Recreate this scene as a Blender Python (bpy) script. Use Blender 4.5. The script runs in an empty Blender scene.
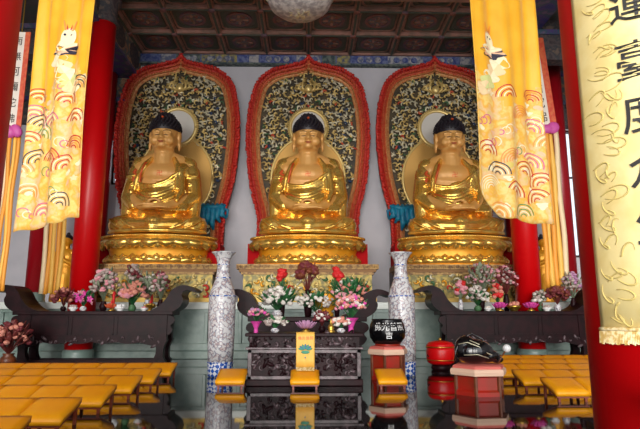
import bpy, math, random
from mathutils import Vector, Matrix, Euler
PI = math.pi
sc = bpy.context.scene
col = sc.collection
rnd = random.Random(7)

# ------------------------------------------------------------------ camera
F = 545.0
PITCH = math.radians(10.45)
YAW = math.radians(1.29)
EYE = 1.2
cam_d = bpy.data.cameras.new('camera')
cam = bpy.data.objects.new('camera', cam_d)
col.objects.link(cam)
cam.location = (0, 0, EYE)
cam.rotation_euler = (PI/2 + PITCH, 0, -YAW)
cam_d.sensor_width = 36
cam_d.lens = F * 36 / 640
cam_d.clip_start = 0.05
cam_d.clip_end = 300
sc.camera = cam
RC = Euler((PI/2 + PITCH, 0, -YAW)).to_matrix()

def at(px, py, Y):
    """world X, Z of the photograph's pixel on the vertical plane at depth Y"""
    r = RC @ Vector((px - 320, 214.5 - py, -F))
    t = Y / r.y
    return r.x * t, EYE + r.z * t

# ------------------------------------------------------------------ materials
def lin(c):
    c /= 255
    return c / 12.92 if c <= .04045 else ((c + .055) / 1.055) ** 2.4
def C(r, g, b):
    return (lin(r), lin(g), lin(b), 1)

def mat(name, c, rough=.5, metal=0., c2=None, scale=6., thr=(.4, .6), bump=0., bscale=40., coat=0., spec=.5, tex='noise', sheen=0.):
    m = bpy.data.materials.new(name)
    m.use_nodes = True
    nt = m.node_tree
    b = nt.nodes['Principled BSDF']
    b.inputs['Base Color'].default_value = c
    b.inputs['Roughness'].default_value = rough
    b.inputs['Metallic'].default_value = metal
    b.inputs['Coat Weight'].default_value = coat
    b.inputs['Coat Roughness'].default_value = .08
    b.inputs['Specular IOR Level'].default_value = spec
    b.inputs['Sheen Weight'].default_value = sheen
    tc = nt.nodes.new('ShaderNodeTexCoord')
    if c2 is not None:
        if tex == 'voronoi':
            n = nt.nodes.new('ShaderNodeTexVoronoi'); out = n.outputs['Distance']
        elif tex == 'wave':
            n = nt.nodes.new('ShaderNodeTexWave'); n.inputs['Distortion'].default_value = 6; out = n.outputs['Fac']
        else:
            n = nt.nodes.new('ShaderNodeTexNoise'); n.inputs['Detail'].default_value = 4; out = n.outputs['Fac']
        n.inputs['Scale'].default_value = scale
        nt.links.new(tc.outputs['Object'], n.inputs['Vector'])
        r = nt.nodes.new('ShaderNodeValToRGB')
        cols = c2 if isinstance(c2, list) else [c2]
        r.color_ramp.elements[0].position = thr[0]; r.color_ramp.elements[0].color = c
        r.color_ramp.elements[1].position = thr[1]; r.color_ramp.elements[1].color = cols[-1]
        for i, cc in enumerate(cols[:-1]):
            e = r.color_ramp.elements.new(thr[0] + (thr[1] - thr[0]) * (i + 1) / len(cols)); e.color = cc
        nt.links.new(out, r.inputs['Fac'])
        nt.links.new(r.outputs['Color'], b.inputs['Base Color'])
    if bump:
        n2 = nt.nodes.new('ShaderNodeTexNoise'); n2.inputs['Scale'].default_value = bscale; n2.inputs['Detail'].default_value = 3
        nt.links.new(tc.outputs['Object'], n2.inputs['Vector'])
        bp = nt.nodes.new('ShaderNodeBump'); bp.inputs['Strength'].default_value = bump; bp.inputs['Distance'].default_value = .03
        nt.links.new(n2.outputs['Fac'], bp.inputs['Height'])
        nt.links.new(bp.outputs['Normal'], b.inputs['Normal'])
    return m

M = {}
M['gold'] = mat('polished_gold_leaf', C(242, 184, 76), .26, .74, C(248, 208, 110), 3., bump=.08, bscale=9)
M['gold_skin'] = mat('satin_gold_skin', C(218, 160, 84), .42, .12, C(224, 168, 94), 2.)
M['gold_deep'] = mat('deep_gold', C(236, 156, 30), .4, .35, C(240, 172, 50), 4.)
M['gold_pale'] = mat('pale_gold', C(226, 198, 126), .38, .5)
M['silver_gold'] = mat('silvered_gold', C(216, 208, 178), .36, .45)
M['halo_tan'] = mat('tan_gold_panel', C(206, 160, 84), .5, .45)
M['halo_white'] = mat('pale_halo', C(214, 210, 200), .6)
M['hair'] = mat('blue_black_hair', C(30, 24, 32), .45)
M['lip'] = mat('lip_red', C(176, 88, 50), .5)
M['eyeline'] = mat('eye_line', C(70, 44, 24), .6)
M['robe_red'] = mat('robe_red', C(206, 84, 34), .4, .35)
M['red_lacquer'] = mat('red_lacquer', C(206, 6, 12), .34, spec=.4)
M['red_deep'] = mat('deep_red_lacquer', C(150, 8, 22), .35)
M['flame_red'] = mat('flame_red', C(196, 34, 26), .5, 0, C(214, 60, 44), 11)
M['flame_orange'] = mat('flame_orange', C(214, 104, 60), .5, 0, C(206, 70, 44), 9)
M['flame_gold'] = mat('flame_gold', C(222, 166, 104), .5, .15, C(206, 120, 70), 14)
M['teal_dark'] = mat('dark_teal_ground', C(54, 50, 38), .6, 0, C(80, 66, 38), 5)
M['blue_scroll'] = mat('blue_scroll', C(40, 70, 110), .5)
M['green_scroll'] = mat('green_scroll', C(70, 110, 70), .5)
M['teal'] = mat('teal_blue_cloth', C(14, 108, 146), .5, 0, C(30, 140, 170), 6)
M['wall'] = mat('grey_plaster', C(206, 203, 208), .85, 0, C(198, 196, 202), 1.2, bump=.05, bscale=30)
M['marble'] = mat('green_grey_marble', C(138, 156, 148), .35, 0, C(118, 138, 130), 3)
M['marble_white'] = mat('white_marble_edge', C(222, 228, 220), .3)
M['dark_wood'] = mat('dark_rosewood', C(40, 16, 20), .4, 0, C(28, 12, 15), 5, spec=.12)
M['highlit_relief'] = mat('highlit_rosewood', C(104, 86, 90), .3, 0, C(58, 44, 46), 9, spec=.4)  # dark carved wood with its highlights put into a paler base colour
M['brown_wood'] = mat('brown_wood', C(120, 62, 32), .4, 0, C(96, 48, 24), 8)
M['cushion'] = mat('orange_yellow_vinyl', C(255, 172, 14), .42, 0, C(252, 160, 8), 3, bump=.06, bscale=14)
M['bench_wood'] = mat('bench_red_brown', C(130, 52, 24), .4)
M['porcelain'] = mat('painted_porcelain', C(216, 214, 214), .22, 0, [C(206, 206, 208), C(122, 124, 142), C(180, 152, 148), C(214, 212, 212)], 11, (.42, .6))
M['iron'] = mat('black_bronze', C(16, 16, 18), .2, .3)
M['white_paint'] = mat('white_characters', C(238, 238, 236), .5)
M['black_ink'] = mat('black_ink', C(24, 18, 14), .5)
M['black_lacquer'] = mat('black_lacquer', C(14, 12, 14), .12, coat=.5)
M['cream'] = mat('cream_cloth', C(236, 196, 168), .7)
M['pink_cloth'] = mat('pink_red_cloth', C(222, 112, 100), .7)
M['red_paint'] = mat('red_brown_paint', C(172, 36, 22), .35, 0, C(150, 46, 24), 4)
M['banner'] = mat('yellow_satin', C(246, 174, 22), .45, 0, C(250, 186, 40), 2, sheen=.2)
M['banner_low'] = mat('embroidered_satin', C(240, 190, 66), .5, 0, [C(244, 208, 120), C(240, 176, 50), C(236, 194, 140), C(222, 196, 96)], 4.2, (.32, .7), sheen=.2)
M['ribbon_orange'] = mat('orange_ribbon', C(240, 160, 54), .55)
M['ribbon_yellow'] = mat('yellow_ribbon', C(244, 190, 84), .55)
M['ribbon_pale'] = mat('pale_ribbon', C(240, 214, 170), .55)
M['knot_pink'] = mat('magenta_knot', C(206, 84, 160), .5)
M['paper'] = mat('white_strip', C(232, 220, 206), .6)
M['scroll'] = mat('pale_gold_brocade', C(236, 216, 150), .38, .1, C(228, 204, 132), 7)
M['scroll_motif'] = mat('olive_gold_motif', C(204, 182, 108), .6)
M['fringe'] = mat('cream_fringe', C(244, 226, 176), .7, 0, C(206, 170, 92), 40)
M['glass_lamp'] = mat('frosted_carved_glass', C(214, 206, 200), .3, 0, C(160, 152, 150), 9, bump=.5, bscale=14)
M['brass'] = mat('brass', C(200, 160, 70), .3, .9)
M['rib'] = mat('coffer_rib', C(176, 128, 112), .6, 0, C(140, 112, 96), 3)
M['coffer'] = mat('coffer_panel', C(104, 92, 90), .7, 0, C(88, 94, 84), 2.5)
M['coffer_green'] = mat('coffer_green', C(84, 92, 80), .7)
M['coffer_ring'] = mat('coffer_medallion', C(146, 94, 80), .7, 0, C(112, 92, 104), 4)
M['coffer_core'] = mat('coffer_core', C(98, 106, 112), .7, 0, C(140, 104, 80), 7)
M['beam_paint'] = mat('painted_beam', C(130, 90, 74), .65, 0, [C(170, 132, 96), C(96, 90, 96), C(90, 110, 104), C(190, 146, 108), C(110, 78, 68)], 3.2, (.3, .68))
M['beam_dark'] = mat('dark_painted_beam', C(58, 48, 52), .7, 0, [C(90, 78, 76), C(50, 54, 60), C(116, 96, 82)], 3.4, (.35, .65))
M['beam_blue'] = mat('blue_painted_beam', C(56, 60, 120), .6, 0, [C(84, 60, 120), C(50, 86, 96), C(110, 90, 120)], 3.5, (.35, .65))
M['fr_blue'] = mat('frieze_blue', C(52, 66, 128), .6, 0, C(110, 120, 160), 9)
M['fr_green'] = mat('frieze_green', C(48, 66, 72), .6, 0, C(110, 120, 110), 8)
M['fr_white'] = mat('frieze_white', C(176, 172, 170), .6, 0, C(90, 100, 130), 9)
M['fr_yellow'] = mat('frieze_yellow', C(170, 156, 84), .6, 0, C(70, 80, 110), 7)
M['frame_dark'] = mat('window_frame_dark', C(60, 30, 30), .5)
M['leaf'] = mat('green_leaf', C(44, 108, 54), .5, 0, C(30, 84, 46), 12)
M['leaf_grey'] = mat('grey_green_leaf', C(126, 136, 110), .55)
M['leaf_red'] = mat('dark_red_leaf', C(110, 44, 40), .55)
FLOW = {'white': C(226, 218, 208), 'pink': C(222, 150, 160), 'magenta': C(216, 70, 160), 'red': C(210, 36, 36),
        'lilac': C(186, 136, 172), 'maroon': C(112, 40, 46), 'salmon': C(214, 140, 120), 'brown': C(120, 60, 34), 'grey': C(178, 160, 152)}
for k, v in FLOW.items():
    M['fl_' + k] = mat(k + '_petals', v, .6)

def floor_material():
    m = bpy.data.materials.new('black_polished_granite'); m.use_nodes = True
    nt = m.node_tree; b = nt.nodes['Principled BSDF']
    tc = nt.nodes.new('ShaderNodeTexCoord')
    br = nt.nodes.new('ShaderNodeTexBrick'); br.offset = 0
    br.inputs['Scale'].default_value = 1; br.inputs['Mortar Size'].default_value = .004
    br.inputs['Brick Width'].default_value = .8; br.inputs['Row Height'].default_value = .8
    br.inputs['Color1'].default_value = C(22, 20, 22); br.inputs['Color2'].default_value = C(28, 25, 26); br.inputs['Mortar'].default_value = C(60, 56, 54)
    nt.links.new(tc.outputs['Object'], br.inputs['Vector'])
    nt.links.new(br.outputs['Color'], b.inputs['Base Color'])
    b.inputs['Roughness'].default_value = .035
    return m
M['floor'] = floor_material()

def checker_material():
    m = bpy.data.materials.new('blue_and_white_lattice'); m.use_nodes = True
    nt = m.node_tree; b = nt.nodes['Principled BSDF']
    tc = nt.nodes.new('ShaderNodeTexCoord'); mp = nt.nodes.new('ShaderNodeMapping')
    mp.inputs['Rotation'].default_value = (.6, .5, .8)
    ch = nt.nodes.new('ShaderNodeTexChecker'); ch.inputs['Scale'].default_value = 15
    ch.inputs['Color1'].default_value = C(34, 86, 176); ch.inputs['Color2'].default_value = C(226, 228, 234)
    nt.links.new(tc.outputs['Object'], mp.inputs['Vector']); nt.links.new(mp.outputs['Vector'], ch.inputs['Vector'])
    nt.links.new(ch.outputs['Color'], b.inputs['Base Color']); b.inputs['Roughness'].default_value = .25
    return m
M['lattice'] = checker_material()

def glass_material():
    m = bpy.data.materials.new('window_glass'); m.use_nodes = True
    nt = m.node_tree; b = nt.nodes['Principled BSDF']
    b.inputs['Base Color'].default_value = (.95, .97, 1, 1); b.inputs['Roughness'].default_value = .05
    b.inputs['Transmission Weight'].default_value = 1; b.inputs['IOR'].default_value = 1.05
    return m
M['glass'] = glass_material()

# ------------------------------------------------------------------ mesh builder
class MB:
    def __init__(s):
        s.v = []; s.f = []; s.m = []
    def add(s, vs, fs, mi=0):
        o = len(s.v)
        s.v.extend([tuple(p) for p in vs])
        for f in fs:
            s.f.append(tuple(i + o for i in f)); s.m.append(mi)
        return s
    def box(s, x0, x1, y0, y1, z0, z1, mi=0):
        v = [(x0, y0, z0), (x1, y0, z0), (x1, y1, z0), (x0, y1, z0), (x0, y0, z1), (x1, y0, z1), (x1, y1, z1), (x0, y1, z1)]
        return s.add(v, [(3, 2, 1, 0), (4, 5, 6, 7), (0, 1, 5, 4), (1, 2, 6, 5), (2, 3, 7, 6), (3, 0, 4, 7)], mi)
    def hexa(s, bottom, top, mi=0):
        return s.add(list(bottom) + list(top), [(3, 2, 1, 0), (4, 5, 6, 7), (0, 1, 5, 4), (1, 2, 6, 5), (2, 3, 7, 6), (3, 0, 4, 7)], mi)
    def lathe(s, prof, seg=32, sx=1, sy=1, cx=0, cy=0, cz=0, mi=0, ph=0):
        n = len(prof); vs = []
        for (r, z) in prof:
            for k in range(seg):
                a = 2*PI*k/seg + ph
                vs.append((cx + r*sx*math.cos(a), cy + r*sy*math.sin(a), cz + z))
        fs = []
        for i in range(n - 1):
            for k in range(seg):
                k2 = (k + 1) % seg
                fs.append((i*seg + k, i*seg + k2, (i+1)*seg + k2, (i+1)*seg + k))
        if prof[0][0] > 1e-6: fs.append(tuple(range(seg - 1, -1, -1)))
        if prof[-1][0] > 1e-6: fs.append(tuple((n-1)*seg + k for k in range(seg)))
        return s.add(vs, fs, mi)
    def tube(s, pts, r, seg=6, mi=0):
        pts = [Vector(p) for p in pts]; n = len(pts)
        rs = r if isinstance(r, (list, tuple)) else [r]*n
        vs = []; prev = None
        for i, p in enumerate(pts):
            t = (pts[min(i+1, n-1)] - pts[max(i-1, 0)])
            if t.length < 1e-9: t = Vector((0, 0, 1))
            t.normalize()
            if prev is None:
                u = t.cross(Vector((0, 1, 0)))
                if u.length < .1: u = t.cross(Vector((1, 0, 0)))
            else:
                u = prev - t*prev.dot(t)
            u.normalize(); prev = u; w = t.cross(u)
            for k in range(seg):
                a = 2*PI*k/seg
                vs.append(p + (u*math.cos(a) + w*math.sin(a))*rs[i])
        fs = []
        for i in range(n-1):
            for k in range(seg):
                k2 = (k+1) % seg
                fs.append((i*seg+k, i*seg+k2, (i+1)*seg+k2, (i+1)*seg+k))
        fs.append(tuple(range(seg-1, -1, -1))); fs.append(tuple((n-1)*seg+k for k in range(seg)))
        return s.add(vs, fs, mi)
    def ell(s, c, r, rot=None, u=14, w=8, mi=0):
        R = Euler(rot).to_matrix() if rot else Matrix.Identity(3)
        c = Vector(c); vs = [c + R @ Vector((0, 0, -r[2]))]
        for j in range(1, w):
            b = -PI/2 + PI*j/w
            for k in range(u):
                a = 2*PI*k/u
                vs.append(c + R @ Vector((r[0]*math.cos(b)*math.cos(a), r[1]*math.cos(b)*math.sin(a), r[2]*math.sin(b))))
        vs.append(c + R @ Vector((0, 0, r[2])))
        fs = [(0, 1 + (k+1) % u, 1 + k) for k in range(u)]
        for j in range(w-2):
            for k in range(u):
                k2 = (k+1) % u
                fs.append((1+j*u+k, 1+j*u+k2, 1+(j+1)*u+k2, 1+(j+1)*u+k))
        L = len(vs)-1
        fs += [(1+(w-2)*u+k, 1+(w-2)*u+(k+1) % u, L) for k in range(u)]
        return s.add(vs, fs, mi)
    def cap(s, a, b, ra, rb, seg=14, mi=0):
        """tapered capsule"""
        a = Vector(a); b = Vector(b)
        s.ell(a, (ra,)*3, u=seg, w=8, mi=mi); s.ell(b, (rb,)*3, u=seg, w=8, mi=mi)
        return s.tube([a, b], [ra, rb], seg, mi)
    def chain(s, pts, rs, seg=10, mi=0):
        for p, r in zip(pts, rs): s.ell(p, (r,)*3, u=seg, w=6, mi=mi)
        return s.tube(pts, list(rs), seg, mi)
    def prism(s, out, y0, y1, mi=0):
        """outline of (x, z) extruded along y"""
        n = len(out)
        vs = [(x, y0, z) for x, z in out] + [(x, y1, z) for x, z in out]
        fs = [tuple(range(n)), tuple(range(2*n-1, n-1, -1))]
        fs += [(i, i+n, (i+1) % n + n, (i+1) % n) for i in range(n)]
        return s.add(vs, fs, mi)
    def mesh(s, name, mats, smooth=False):
        me = bpy.data.meshes.new(name)
        me.from_pydata(s.v, [], s.f)
        for m in (mats if isinstance(mats, (list, tuple)) else [mats]): me.materials.append(m)
        me.polygons.foreach_set('material_index', s.m)
        if smooth: me.polygons.foreach_set('use_smooth', [True]*len(me.polygons))
        me.update()
        return me
    def build(s, name, mats, parent=None, smooth=False, loc=(0, 0, 0), bevel=0):
        return link(name, s.mesh(name, mats, smooth), parent, loc, bevel)

def link(name, me, parent=None, loc=(0, 0, 0), bevel=0):
    o = bpy.data.objects.new(name, me); col.objects.link(o)
    o.location = loc
    if parent is not None: o.parent = parent
    if bevel:
        b = o.modifiers.new('bevel', 'BEVEL'); b.width = bevel; b.segments = 2; b.limit_method = 'ANGLE'; b.angle_limit = math.radians(40)
    return o

def tag(o, label=None, cat=None, group=None, kind=None):
    if label: o['label'] = label
    if cat: o['category'] = cat
    if group: o['group'] = group
    if kind: o['kind'] = kind
    return o
def thing(name, label, cat, loc=(0, 0, 0), rz=0, group=None):
    o = bpy.data.objects.new(name, None); col.objects.link(o)
    o.empty_display_size = .2
    o.location = loc; o.rotation_euler = (0, 0, rz)
    return tag(o, label, cat, group)
def dup(root, loc, rz=0, label=None, group=None, scale=None):
    r = root.copy(); col.objects.link(r); r.location = loc; r.rotation_euler = (0, 0, rz)
    if label: r['label'] = label
    if group: r['group'] = group
    if scale: r.scale = scale
    for ch in list(root.children):
        c = ch.copy(); col.objects.link(c); c.parent = r
        for g in list(ch.children):
            d = g.copy(); col.objects.link(d); d.parent = c
    return r
def struct(name, mb, mats, smooth=False, bevel=0):
    return tag(mb.build(name, mats, None, smooth, (0, 0, 0), bevel), kind='structure')

def remesh(mb, name, m, voxel, smooth_it=2):
    me = mb.mesh(name + '_raw', m)
    o = bpy.data.objects.new('raw', me); col.objects.link(o)
    r = o.modifiers.new('r', 'REMESH'); r.mode = 'VOXEL'; r.voxel_size = voxel; r.use_smooth_shade = True
    if smooth_it:
        sm = o.modifiers.new('s', 'SMOOTH'); sm.factor = .5; sm.iterations = smooth_it
    dg = bpy.context.evaluated_depsgraph_get(); dg.update()
    out = bpy.data.meshes.new_from_object(o.evaluated_get(dg), depsgraph=dg)
    out.name = name
    bpy.data.objects.remove(o); bpy.data.meshes.remove(me)
    out.materials.clear(); out.materials.append(m)
    out.polygons.foreach_set('use_smooth', [True]*len(out.polygons))
    return out

_tc = {}
def text_pts(ch, size=1.0, bold=0.):
    """(verts, faces) of one written character, centred, in x/z, unit height"""
    if (ch, bold) not in _tc:
        cu = bpy.data.curves.new('t', 'FONT'); cu.body = ch; cu.resolution_u = 3; cu.offset = bold; cu.align_x = 'CENTER'; cu.align_y = 'CENTER'
        o = bpy.data.objects.new('t', cu); col.objects.link(o)
        dg = bpy.context.evaluated_depsgraph_get(); dg.update()
        me = bpy.data.meshes.new_from_object(o.evaluated_get(dg), depsgraph=dg)
        vs = [v.co.copy() for v in me.vertices]; fs = [tuple(p.vertices) for p in me.polygons]
        bpy.data.objects.remove(o); bpy.data.meshes.remove(me); bpy.data.curves.remove(cu)
        if vs:
            xa = [v.x for v in vs]; ya = [v.y for v in vs]
            cx = (min(xa)+max(xa))/2; cy = (min(ya)+max(ya))/2; h = max(max(ya)-min(ya), max(xa)-min(xa))
            vs = [((v.x-cx)/h, (v.y-cy)/h) for v in vs]
        _tc[(ch, bold)] = (vs, fs)
    vs, fs = _tc[(ch, bold)]
    return [(x*size, y*size) for x, y in vs], fs
def put_text(mb, ch, size, fn, mi=0, sx=1.0, bold=0.):
    vs, fs = text_pts(ch, size, bold)
    mb.add([fn(x*sx, y) for x, y in vs], fs, mi)

def spiral(mb, cx, cz, y, r, turn, start, hand, thick, mi, seg=5, n=13, tail=1.0):
    """a carved curling leaf: a spiral tube with a tail"""
    pts = []; rs = []
    for i in range(n):
        t = i/(n-1)
        rad = r*(1 - .85*t)
        a = start + hand*turn*t
        pts.append((cx + rad*math.cos(a), y - thick*.6*math.sin(PI*t), cz + rad*math.sin(a)))
        rs.append(thick*(.45 + .9*math.sin(PI*min(1, t*1.1))) if t < .95 else thick*.5)
    mb.tube(pts, rs, seg, mi)
def scrollwork(inside, x0, x1, z0, z1, step, y, weights, seed, rmin=.1, rmax=.19, thick=.028):
    r = random.Random(seed); mb = MB()
    nx = int((x1-x0)/step)+1; nz = int((z1-z0)/step)+1
    for i in range(nx):
        for j in range(nz):
            x = x0 + (i+.5*(j % 2))*step + r.uniform(-.3, .3)*step; z = z0 + j*step + r.uniform(-.3, .3)*step
            if not inside(x, z): continue
            mi = r.choices(range(len(weights)), weights)[0]
            spiral(mb, x, z, y, r.uniform(rmin, rmax), r.uniform(3.2, 6.0), r.uniform(0, 2*PI), r.choice((-1, 1)), thick*r.uniform(.8, 1.3), mi)
            if r.random() < .5:
                a = r.uniform(0, PI)
                mb.ell((x + r.uniform(-.1, .1), y, z + r.uniform(-.1, .1)), (.09*r.uniform(.7, 1.2), .03, .035), (0, a, 0), 8, 5, r.choices(range(len(weights)), weights)[0])
    return mb

# ------------------------------------------------------------------ the hall
WX, Y0, Y1, CZ = 11.5, -3.0, 19.0, 10.85
struct('floor', MB().box(-WX-.3, WX+.3, Y0-.3, Y1+.3, -.2, 0), M['floor'])

def wall_pieces(mb, a0, a1, z0, z1, holes, fn):
    xs = sorted({a0, a1, *[h[0] for h in holes], *[h[1] for h in holes]})
    zs = sorted({z0, z1, *[h[2] for h in holes], *[h[3] for h in holes]})
    for i in range(len(xs)-1):
        for j in range(len(zs)-1):
            cx = (xs[i]+xs[i+1])/2; cz = (zs[j]+zs[j+1])/2
            if any(h[0] < cx < h[1] and h[2] < cz < h[3] for h in holes): continue
            fn(mb, xs[i], xs[i+1], zs[j], zs[j+1])
holes = [(-7.0, -6.1, 5.75, 7.55), (6.1, 7.0, 5.75, 7.55), (-9.75, -8.7, 6.2, 7.9), (8.95, 9.75, 3.2, 7.9)]
mb = MB(); wall_pieces(mb, -WX-.3, WX+.3, 0, CZ+.3, holes, lambda m, a, b, c, d: m.box(a, b, Y1, Y1+.3, c, d))
struct('wall_back', mb, M['wall'])
struct('wall_left', MB().box(-WX-.3, -WX, Y0-.3, Y1, 0, CZ+.3), M['wall'])
struct('wall_right', MB().box(WX, WX+.3, Y0-.3, Y1, 0, CZ+.3), M['wall'])
mb = MB(); wall_pieces(mb, -WX, WX, 0, CZ+.3, [(-11.2, -4.1, 0, 10.5), (-3.8, 3.8, 0, 10.5), (4.1, 11.2, 0, 10.5)], lambda m, a, b, c, d: m.box(a, b, Y0-.3, Y0, c, d))
struct('wall_front', mb, M['wall'])
for i, h in enumerate(holes):
    w = MB()
    x0, x1, z0, z1 = h
    w.box(x0, x0+.07, Y1+.02, Y1+.2, z0, z1); w.box(x1-.07, x1, Y1+.02, Y1+.2, z0, z1)
    w.box(x0, x1, Y1+.02, Y1+.2, z0, z0+.08); w.box(x0, x1, Y1+.02, Y1+.2, z1-.08, z1)
    nb = 3
    for k in range(1, nb): 
        xx = x0 + (x1-x0)*k/nb; w.box(xx-.02, xx+.02, Y1+.04, Y1+.14, z0, z1)
    zz = z0 + (z1-z0)*.62; w.box(x0, x1, Y1+.04, Y1+.14, zz-.03, zz+.03)
    wo = struct('window_%d' % (i+1), w, M['frame_dark'])
    p = MB().box(x0, x1, Y1+.09, Y1+.1, z0, z1).build('pane', M['glass'], wo)

# ceiling: coffers between ribs, each panel painted with a medallion
mb = MB(); CP = 1.54
mb.box(-WX-.3, WX+.3, Y0-.3, Y1+.3, CZ+.02, CZ+.3, 0)
nx = 4; ny = int((Y1-Y0)/CP)+1
def rrect(cx, cy, hx, hy, r, n=4):
    out = []
    for sx, sy, a0 in ((1, 1, 0), (-1, 1, PI/2), (-1, -1, PI), (1, -1, 3*PI/2)):
        for k in range(n+1):
            a = a0 + PI/2*k/n
            out.append((cx + sx*(hx-r) + r*math.cos(a), cy + sy*(hy-r) + r*math.sin(a)))
    return out
def ring_h(mb, outer, inner, z, h, mi):
    n = len(outer)
    vs = [(x, y, z) for x, y in outer] + [(x, y, z) for x, y in inner] + [(x, y, z-h) for x, y in outer] + [(x, y, z-h) for x, y in inner]
    fs = []
    for i in range(n):
        j = (i+1) % n
        fs += [(2*n+i, 2*n+j, 3*n+j, 3*n+i), (i, j, 2*n+j, 2*n+i), (3*n+i, 3*n+j, n+j, n+i)]
    mb.add(vs, fs, mi)
for i in range(-nx, nx):
    for j in range(ny):
        cx = (i+.5)*CP; cy = Y1 - (j+.5)*CP
        if cy < 6: break
        ring_h(mb, rrect(cx, cy, .64, .64, .2), rrect(cx, cy, .59, .59, .18), CZ+.02, .03, 1)
        ring_h(mb, rrect(cx, cy, .56, .56, .16), rrect(cx, cy, .5, .5, .3), CZ+.02, .02, 2)
        ring_h(mb, rrect(cx, cy, .43, .43, .43, 6), rrect(cx, cy, .34, .34, .34, 6), CZ+.02, .03, 3)
        mb.lathe([(.33, 0), (.3, -.025), (.12, -.03), (0, -.03)], 20, cx=cx, cy=cy, cz=CZ+.02, mi=4)
        for q in range(8):
            a = q*PI/4; mb.ell((cx+.21*math.cos(a), cy+.21*math.sin(a), CZ-.015), (.1, .05, .02), (0, 0, a), 8, 5, 3 if q % 2 else 1)
for i in range(-nx, nx+1):
    mb.box(i*CP-.09, i*CP+.09, Y0, Y1, CZ-.12, CZ+.03, 1); mb.box(i*CP-.035, i*CP+.035, Y0, Y1, CZ-.15, CZ-.11, 2)
for j in range(ny+1):
    y = Y1 - j*CP
    if y < Y0: break
    mb.box(-nx*CP, nx*CP, y-.09, y+.09, CZ-.121, CZ+.03, 1); mb.box(-nx*CP, nx*CP, y-.035, y+.035, CZ-.151, CZ-.11, 2)
    for i in range(-nx, nx+1): mb.lathe([(.0, -.2), (.09, -.18), (.12, -.12)], 10, cx=i*CP, cy=y, cz=CZ, mi=3)
struct('ceiling', mb, [M['coffer'], M['rib'], M['coffer_green'], M['coffer_ring'], M['coffer_core']])

# painted frieze along the head of the back wall
mb = MB(); x = -6.0; r = random.Random(3); k = 0
mb.box(-6.2, 6.2, 18.86, 19.0, 10.3, 10.72, 0)
while x < 6.0:
    w = r.choice((.35, .5, .9, 1.3)); mi = (0, 2, 1, 3, 0, 2)[k % 6]; k += 1
    mb.box(x, min(x+w, 6.1), 18.83, 18.87, 10.36, 10.68, mi)
    if w > .6:
        for q in range(3): mb.lathe([(.12, 0), (.09, .03), (0, .03)], 12, cx=0, cy=0, cz=0, mi=2 if mi != 2 else 0)
        n = len(mb.v) - 3*36
        for q in range(3):
            for u in range(36):
                vx, vy, vz = mb.v[n + q*36 + u]; mb.v[n + q*36 + u] = (x + w*(q+1)/4 + vx, 18.83 - vz, 10.52 + vy)
    x += w + .05
mb.box(-6.2, 6.2, 18.78, 19.0, 10.28, 10.35, 1); mb.box(-6.2, 6.2, 18.78, 19.0, 10.7, 10.78, 4)
struct('trim_1', mb, [M['fr_blue'], M['fr_green'], M['fr_white'], M['fr_yellow'], M['rib']])
# beams: over the pillar lines, across the nave, and above the side bays
for i, s in enumerate((-1, 1)):
    mb = MB()
    xs = sorted((s*6.2, s*6.95))
    mb.box(xs[0], xs[1], Y0, Y1, 9.75, 10.85, 0)
    for k in range(16):
        y = Y1 - k*1.54 - .77
        mb.lathe([(.0, .05), (.3, .03), (.42, 0)], 16, cx=0, cy=0, cz=0, mi=1)
        n = len(mb.v)-48
        for u in range(48):
            vx, vy, vz = mb.v[n+u]; mb.v[n+u] = (s*6.2 - s*vz, y+vx*1.3, 10.3+vy)
    mb.box(min(s*6.15, s*7.0), max(s*6.15, s*7.0), Y0, Y1, 9.68, 9.78, 2)
    struct('trim_%d' % (2+i), mb, [M['beam_paint'], M['beam_dark'], M['beam_blue']])
    mb = MB()
    xa, xb = sorted((s*6.3, s*WX))
    mb.box(xa, xb, 18.75, 19.0, 8.95, 9.9, 0); mb.box(xa, xb, 18.7, 19.0, 9.9, 10.1, 1); mb.box(xa, xb, 18.8, 19.0, 7.95, 8.8, 2); mb.box(xa, xb, 18.72, 19, 8.8, 8.95, 1); mb.box(xa, xb, 18.85, 19, 10.1, 10.9, 2)
    for k in range(7):
        xx = xa + (xb-xa)*(k+.5)/7
        mb.lathe([(.0, -.5), (.16, -.4), (.1, -.2), (.22, -.1), (.22, 0)], 10, cx=xx, cy=18.65, cz=8.8, mi=1)
    struct('trim_%d' % (4+i), mb, [M['beam_paint'], M['beam_blue'], M['beam_dark']])
    mb = MB()
    mb.box(xa, xb, 15.0, 15.4, 8.7, 9.5, 0); mb.box(xa, xb, 14.95, 15.45, 9.5, 9.65, 1)
    struct('trim_%d' % (6+i), mb, [M['beam_dark'], M['beam_blue']])
    mb = MB(); mb.box(xa, xb, 9.0, 9.3, 8.6, 9.6, 0); mb.box(xa, xb, 8.95, 9.35, 9.6, 9.7, 1)
    struct('trim_%d' % (8+i), mb, [M['beam_dark'], M['beam_blue']])
mb = MB(); mb.box(-6.2, 6.2, 14.5, 15.0, 10.6, 10.85, 0); mb.box(-6.2, 6.2, 14.45, 15.05, 10.56, 10.61, 1)
struct('trim_10', mb, [M['beam_blue'], M['rib']])

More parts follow.
